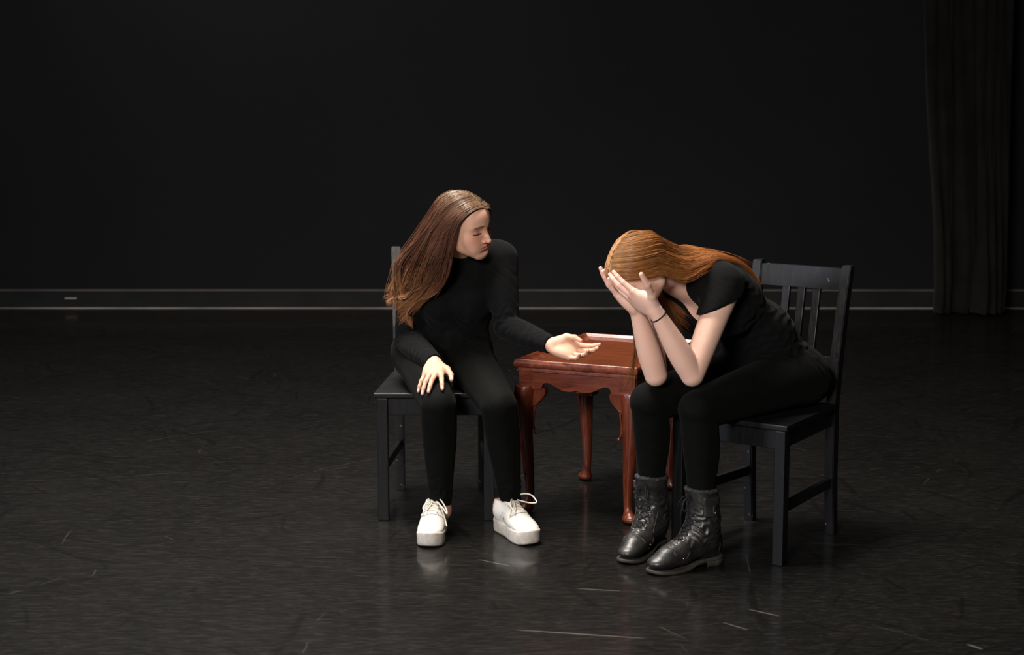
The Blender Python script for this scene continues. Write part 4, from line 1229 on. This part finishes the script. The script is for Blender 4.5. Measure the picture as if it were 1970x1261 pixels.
    g = [[H(.012, .069, .077), H(-.018, .062, .083), H(-.047, .046, .068), H(-.068, .022, .036), z(560, 550, 5.650), z(532, 680, 5.66), z(510, 830, 5.69), z(440, 925, 5.73), z(310, 985, 5.775), z(215, 1060, 5.80), z(178, 1140, 5.81), z(212, 1225, 5.81)],
         [H(.012, .063, .085), H(-.028, .051, .087), H(-.058, .030, .064), H(-.076, .005, .030), z(505, 560, 5.65), z(470, 700, 5.67), z(440, 830, 5.71), z(360, 940, 5.75), z(240, 985, 5.80), z(160, 990, 5.82), z(100, 1000, 5.82)],
         [H(.010, .058, .090), H(-.034, .044, .089), H(-.064, .018, .064), H(-.080, -.010, .030), z(435, 570, 5.665), z(385, 700, 5.69), z(350, 830, 5.73), z(300, 940, 5.765), z(235, 1000, 5.79), z(205, 1050, 5.80)],
         [H(.010, .040, .102), H(-.036, .026, .097), H(-.066, -.002, .070), H(-.080, -.030, .036), z(370, 560, 5.69), z(345, 690, 5.715), z(330, 800, 5.74), z(280, 900, 5.77), z(200, 970, 5.80), z(150, 1000, 5.81)],
         [H(.008, .012, .113), H(-.036, -.005, .106), H(-.064, -.036, .078), H(-.076, -.062, .042), z(275, 530, 5.745), z(180, 640, 5.78), z(120, 740, 5.80), z(115, 860, 5.81), z(112, 960, 5.81), z(135, 1025, 5.81)],
         [H(.006, -.022, .117), H(-.030, -.042, .110), H(-.050, -.072, .082), H(-.056, -.094, .045), z(245, 515, 5.79), z(160, 640, 5.81), z(92, 730, 5.82), z(72, 850, 5.82), z(78, 960, 5.82), z(30, 1018, 5.82)],
         [H(.004, -.055, .110), H(-.018, -.075, .102), H(-.028, -.100, .070), H(-.030, -.112, .035), z(250, 540, 5.84), z(170, 660, 5.85), z(110, 760, 5.85), z(85, 870, 5.84), z(95, 970, 5.83), z(60, 1010, 5.83)]]
    st = strands(g, 2200, 26, rng, .0055, clump=36, wave=.017, rad=.00090, wl=.17, gap=(3.15, 4.0, .8))
    # inner layer, nearer to the neck and shoulder
    g2 = [[p + A(.0, .022, 0) for p in q[3:]] for q in g]
    st += strands(g2, 600, 22, rng, .010, clump=45, wave=.005, rad=.0011)
    # far side of the parting and the lifted front
    gf = [[H(.012, .072, .074), H(.020, .086, .082), H(.040, .086, .066), H(.060, .066, .038), H(.074, .028, .010), H(.080, -.01, -.03), H(.075, -.05, -.07)],
          [H(.012, .066, .084), H(.028, .074, .090), H(.050, .064, .078), H(.070, .034, .047), H(.079, -.005, .010), H(.080, -.035, -.03), H(.072, -.065, -.07)],
          [H(.010, .058, .090), H(.034, .056, .092), H(.058, .034, .074), H(.075, .000, .045), H(.080, -.035, .010), H(.076, -.06, -.03), H(.066, -.08, -.07)],
          [H(.010, .035, .105), H(.038, .028, .100), H(.062, .002, .078), H(.075, -.035, .045), H(.074, -.065, .010), H(.066, -.085, -.03), H(.056, -.10, -.07)],
          [H(.008, .005, .115), H(.036, -.008, .108), H(.058, -.040, .080), H(.062, -.075, .045), H(.056, -.098, .010), H(.048, -.105, -.03), H(.04, -.115, -.07)],
          [H(.006, -.040, .114), H(.024, -.060, .105), H(.034, -.092, .070), H(.034, -.112, .035), H(.030, -.118, .0), H(.026, -.12, -.04), H(.02, -.125, -.08)]]
    st += strands(gf, 700, 20, rng, .003, clump=14, wave=.002, rad=.0009, lay=.45)
    # back of the head
    gb = [[H(-.01, -.070, .103), H(-.03, -.100, .065), H(-.035, -.115, .025), H(-.040, -.125, -.02), z(330, 620, 5.87), z(260, 740, 5.885), z(220, 860, 5.89)],
          [H(.005, -.075, .102), H(0, -.106, .065), H(0, -.120, .025), H(-.005, -.128, -.02), z(420, 640, 5.90), z(360, 760, 5.92), z(330, 880, 5.93)],
          [H(.015, -.070, .103), H(.025, -.100, .065), H(.028, -.116, .025), H(.025, -.125, -.02), z(520, 640, 5.91), z(480, 760, 5.94), z(460, 880, 5.95)]]
    st += strands(gb, 400, 20, rng, .008, clump=40, wave=.004, rad=.0012)
    # single curled locks at the ends
    gl = [[z(330, 560, 5.73), z(240, 600, 5.77), z(165, 640, 5.775), z(125, 720, 5.79), z(112, 820, 5.79), z(122, 940, 5.79), z(140, 1030, 5.79)],
          [z(400, 700, 5.71), z(330, 800, 5.735), z(270, 870, 5.745), z(215, 950, 5.765), z(150, 990, 5.775), z(105, 985, 5.78), z(140, 1010, 5.78)],
          [z(300, 560, 5.77), z(190, 650, 5.80), z(110, 740, 5.80), z(72, 860, 5.80), z(85, 960, 5.80), z(60, 1020, 5.80), z(15, 1010, 5.80)],
          [z(470, 760, 5.71), z(420, 880, 5.73), z(330, 960, 5.755), z(230, 1030, 5.785), z(180, 1100, 5.79), z(172, 1160, 5.79), z(215, 1215, 5.79)]]
    for q in gl:
        st += strands([q, [p + A(.008, .004, .006) for p in q]], 60, 26, rng, .003, clump=20, wave=.004, rad=.0009, len_var=.06)
    # stray hairs
    st += strands(g, 180, 26, rng, .020, clump=3, wave=.009, rad=.0006, len_var=.05)
    avoid = Field(body + [([], .01)][:0] + [(top_t, .01), (inflate(armR, .007), .02), (inflate(armL, .007), .02)])
    hair_obj(root, base, st, M['hair_a'], 'long loose brown hair swept over one shoulder', scalp_cap(hc, hR), avoid, .017)
    return root
woman_a()

# ================================================================== the woman in boots
def woman_b():
    base = A(.62, 5.30, 0)
    fw = A(-.588, -.809, 0); lf = A(.809, -.588, 0)
    pel = A(.870, 5.505, .555)
    hipL, hipR = pel + lf * .085 + A(0, 0, -.005), pel - lf * .085 + A(0, 0, -.005)
    kneL, kneR = A(.578, 5.150, .500), A(.437, 5.285, .500)
    ankL, ankR = A(.600, 5.161, .12), A(.456, 5.341, .12)
    shL, shR = A(.668, 5.225, .885), A(.420, 5.405, .885)
    elL, elR = at(1332, 722, 5.115), at(1262, 722, 5.235)
    wrL, wrR = at(1262, 600, 5.075), at(1226, 600, 5.195)
    neck = A(.540, 5.318, .915); chest = A(.665, 5.385, .815); waist = A(.800, 5.465, .690)
    hc = A(.397, 5.205, .930); hR = head_rot(-68, 50, -6)
    lat = lf
    a1 = nrm(neck - chest); a2 = nrm(chest - waist); a3 = nrm(waist - pel)
    def frame(a): n = nrm(np.cross(lat, a)); return np.stack([lat, n, np.cross(lat, n)], 1)
    T1, T2, T3 = frame(nrm(a1 + a2)), frame(a2), frame(nrm(a2 + a3))
    bk = lambda a: (lambda n: n if n[2] > 0 else -n)(nrm(np.cross(lat, a)))
    bkc = bk(a2)
    torso = [el(pel + A(0, 0, .01), (.165, .118, .105), np.stack([lat, -fw, A(0, 0, 1)], 1), .05), el(waist, (.125, .095, .130), T3, .05), el(chest + bkc * .005, (.138, .100, .140), T2, .05),
             el(chest * .45 + neck * .55 + bkc * .012, (.120, .075, .085), T1, .05), rc(shR * .8 + shL * .2, shL * .8 + shR * .2, .050, .050, .04)]
    for s in (-1, 1):
        torso.append(el(chest + lat * s * .060 - bkc * .068, (.052, .048, .055), T2, .035))
        torso.append(rc(neck + bkc * .015, (shL if s > 0 else shR) * .75 + neck * .25, .040, .042, .04))
        torso.append(el(pel + lat * s * .085 - fw * .060 + A(0, 0, -.022), (.085, .10, .075), np.stack([lat, -fw, A(0, 0, 1)], 1), .04))
    hb = hc + hR @ A(0, -.025, -.055)
    neckp = [rc(neck, hb, .053, .047, .03)]
    armL = chain([shL, shL * .55 + elL * .45, elL], [.049, .0435, .0365], .02) + chain([elL, elL * .62 + wrL * .38, wrL], [.036, .0375, .0225], .02)
    armR = chain([shR, shR * .55 + elR * .45, elR], [.049, .0435, .0365], .02) + chain([elR, elR * .62 + wrR * .38, wrR], [.036, .0375, .0225], .02)
    legL = chain([hipL, hipL * .5 + kneL * .5 + A(0, 0, .004), kneL], [.090, .077, .058], .03) + chain([kneL, kneL * .66 + ankL * .34 - fw * .010, ankL * .66 + kneL * .34, ankL], [.054, .053, .038, .033], .03)
    legR = chain([hipR, hipR * .5 + kneR * .5 + A(0, 0, .004), kneR], [.090, .077, .058], .03) + chain([kneR, kneR * .66 + ankR * .34 - fw * .010, ankR * .66 + kneR * .34, ankR], [.054, .053, .038, .033], .03)
    heelL, toeL = (.662, 5.200), (.420, 5.048); heelR, toeR = (.492, 5.405), (.352, 5.158)
    feet = []
    for (hl, to, an) in ((heelL, toeL, ankL), (heelR, toeR, ankR)):
        x = nrm(A(to[0] - hl[0], to[1] - hl[1], 0)); h0 = A(hl[0], hl[1], .055)
        feet += [rc(an, h0 + x * .06, .034, .030, .02), rc(h0 + x * .06, h0 + x * .22 + A(0, 0, -.012), .030, .018, .02)]
    face = hc + hR @ A(0, .085, -.02)
    dL = nrm(at(1170, 541, 5.135) - wrL)
    mL = wrL + dL * .085
    handL = Hand(wrL, dL, A(.33, .66, .68), False, [(2, 8, 6), (5, 10, 8), (8, 14, 8), (12, 16, 10)], (9, 2, -3, -6),
                 [(.028, .048, .006), (.050, .086, .004), (.078, .116, .004)], 1.02)
    dR = nrm(at(1173, 550, 5.215) - wrR)
    mR = wrR + dR * .085
    handR = Hand(wrR, dR, A(.75, -.25, .60), True, [(2, 10, 8), (6, 12, 8), (8, 14, 10), (10, 14, 12)], (8, 0, -9, -17),
                 [(.040, .045, .010), (.068, .066, .014), (.094, .080, .016)], .98)
    head = xf(head_prims()[:-4], hR, hc)          # her ears lie under the hair
    body = [(torso + neckp, .01), (legL + legR + feet, .03), (armL, .006), (armR, .006), (handL.prims, .008), (handR.prims, .008), (head, .004)]
    # shoulders have to melt into the torso: the deltoids belong to both groups
    body[0] = (body[0][0] + [armL[0], armL[1], armR[0], armR[1]], .01)
    root, fb = person('person', None, base, 'woman in black tee and boots, bent over with her face in her hands', M['skin_b'], [handL, handR], hc, hR, body, None)
    uL, uR = nrm(elL - shL), nrm(elR - shR)
    slL, slR = shL + uL * .075, shR + uR * .085
    wrk = wrinkles([(chest - bkc * .03 + lat * .10, .10, a2 + A(0, 0, .3), .040, .0030, bkc), (waist + lat * .10, .12, a2, .038, .0036, bkc), (waist + bkc * .09, .11, a2, .05, .0026, lat), (slL - uL * .03, .06, nrm(lat + a1), .030, .0022, uL), (pel + A(0, 0, .10) + lat * .12, .10, a3 + lat * .3, .035, .003, bkc)])
    top_t = inflate(torso, .009)
    chestf = neck * .6 + chest * .4 - bkc * .085
    tee = Field([(top_t, .01, [(pel + A(0, 0, .035) - a3 * .0, nrm(-a3 + fw * .35))]), (inflate(armL[:4], .011), .035, [(slL, nrm(A(.36, 0, -.93)))]), (inflate(armR[:4], .011), .035, [(slR, uR)])], disp=wrk,
                subs=[rcs(neck + nrm(hb - neck) * -.012, hb + nrm(hb - neck) * .05, .064, .062, .008), rcs(neck - bkc * .05, neck * .10 + chest * .90 - bkc * .115, .052, .010, .008)])
    part_iso('t_shirt', tee, .0040, M['sweater'], root, base)['label'] = 'black short sleeved shirt with a v neck'
    wl = wrinkles([(kneL - fw * .07 + A(0, 0, -.05), .05, A(.5, .3, .8), .016, .0024, lat), (kneR - fw * .07 + A(0, 0, -.05), .05, A(.5, .3, .8), .016, .0024, lat), (hipL + fw * .03 + A(0, 0, .07), .08, fw + lat * .5, .03, .0022, lat), (hipL + lat * .05 + A(0, 0, .03), .08, fw + A(0, 0, -.6), .034, .0022, lat)])
    pelv = [torso[0], torso[7], torso[10]]
    legg = Field([(inflate(pelv, .005) + inflate([torso[1]], .003), .01, [(waist, a3)]), (inflate(legL, .005), .03, [(A(0, 0, .15), (0, 0, -1))]), (inflate(legR, .005), .03, [(A(0, 0, .15), (0, 0, -1))])], disp=wl)
    part_iso('leggings', legg, .0048, M['leggings'], root, base)['label'] = 'black stretch leggings'
    boot(root, base, heelL, toeL, False, 'worn black lace-up boot with a side pocket', 1, ankL + (kneL - ankL) * .34)
    boot(root, base, heelR, toeR, True, 'worn black lace-up boot beside the table leg', -1, ankR + (kneR - ankR) * .34)
    # hair tie round the near wrist
    fd = nrm(elL - wrL); u = nrm(np.cross(fd, A(0, 0, 1))); v = np.cross(fd, u); cw = wrL + fd * .016
    ring = fb.on_surface(np.array([cw + (u * math.cos(a) + v * math.sin(a)) * .026 + fd * .004 * math.sin(a) for a in np.linspace(0, 2 * math.pi, 30)]), .0012)
    tube_obj('hair_tie', list(ring), .0021, M['hair_tie'], root, 70, 8, origin=base)['label'] = 'black elastic hair tie on the wrist'
    # hair
    rng = np.random.RandomState(5)
    z = lambda x, y, Y: at(1130 + x / 3.603, 430 + y / 3.603, Y)
    H = lambda x, y, zz: hc + hR @ A(x, y, zz)
    tail = lambda: None
    g = [[H(.004, .078, .066), H(.040, .066, .058), H(.068, .032, .022), H(.083, .000, -.012), H(.083, -.030, -.020), z(620, 405, 5.160), z(700, 385, 5.170), z(780, 340, 5.175), z(850, 300, 5.20)],
         [H(.004, .066, .083), H(.042, .050, .078), H(.070, .020, .050), H(.081, -.020, .022), H(.077, -.052, .004), z(650, 345, 5.175), z(740, 315, 5.18), z(830, 280, 5.21), z(920, 260, 5.26)],
         [H(.004, .045, .100), H(.042, .030, .094), H(.071, -.005, .066), H(.079, -.048, .038), H(.070, -.076, .016), z(660, 295, 5.20), z(760, 262, 5.22), z(880, 245, 5.28), z(1000, 265, 5.32), z(1090, 310, 5.34)],
         [H(.004, .020, .113), H(.042, .000, .105), H(.068, -.035, .076), H(.068, -.075, .046), H(.050, -.098, .018), z(640, 250, 5.27), z(760, 225, 5.29), z(900, 228, 5.32), z(1040, 262, 5.35), z(1130, 330, 5.36), z(1170, 400, 5.36)],
         [H(.002, -.010, .120), H(.036, -.030, .110), H(.054, -.068, .082), H(.044, -.098, .050), H(.024, -.112, .02), z(640, 215, 5.30), z(760, 205, 5.32), z(900, 215, 5.35), z(1060, 265, 5.37), z(1160, 350, 5.37), z(1175, 470, 5.36)],
         [H(.000, -.040, .116), H(.015, -.065, .105), H(.020, -.098, .070), H(.010, -.116, .035), z(560, 175, 5.31), z(660, 205, 5.33), z(780, 215, 5.35), z(900, 230, 5.37), z(1010, 260, 5.39)]]
    st = strands(g, 2200, 24, rng, .0035, clump=40, wave=.0022, rad=.00095, len_var=.14)
    st += strands([[p for p in q] for q in g], 400, 24, rng, .009, clump=10, wave=.005, rad=.0008, len_var=.2)
    # far side, mirrored on the head, then hanging down past the far arm
    gm = [[H(-.004, .078, .066), H(-.036, .068, .056), H(-.064, .042, .030), H(-.079, .012, .004), H(-.082, -.01, -.03), z(470, 640, 5.29), z(460, 780, 5.29), z(440, 900, 5.30)],
          [H(-.004, .066, .083), H(-.042, .050, .078), H(-.070, .020, .050), H(-.081, -.010, .015), H(-.085, -.02, -.03), z(480, 620, 5.31), z(480, 780, 5.30), z(520, 900, 5.30), z(570, 1010, 5.30)],
          [H(-.004, .045, .100), H(-.042, .030, .094), H(-.071, -.005, .066), H(-.078, -.050, .036), H(-.070, -.085, .004), z(560, 560, 5.34), z(580, 680, 5.30), z(640, 780, 5.28), z(690, 830, 5.28)],
          [H(-.004, .010, .115), H(-.040, -.010, .105), H(-.062, -.050, .072), H(-.052, -.090, .040), H(-.036, -.108, .01), z(620, 300, 5.40), z(720, 280, 5.43), z(820, 270, 5.45)],
          [H(-.002, -.040, .116), H(-.020, -.070, .102), H(-.030, -.100, .060), H(-.022, -.114, .03), z(600, 215, 5.37), z(700, 225, 5.40), z(820, 240, 5.42)]]
    st += strands(gm, 800, 22, rng, .005, clump=36, wave=.003, rad=.001)
    # thin wisps hanging in front of the table
    gw = [[H(-.070, .030, .02), H(-.085, .02, -.05), z(330, 860, 5.34), z(300, 980, 5.35), z(265, 1080, 5.36), z(255, 1150, 5.36)],
          [H(-.070, .020, .02), H(-.088, .0, -.05), z(345, 880, 5.34), z(335, 1000, 5.35), z(340, 1100, 5.36), z(300, 1180, 5.36)]]
    st += strands(gw, 60, 24, rng, .010, clump=4, wave=.004, rad=.0005, len_var=.18)
    avoid = Field(body[:4] + [(head, .004)] + [(top_t, .01), (inflate(armL[:4], .011), .02)])
    hair_obj(root, base, st, M['hair_b'], 'long auburn hair parted in the middle and falling down her back', scalp_cap(hc, hR), avoid)
    return root
woman_b()
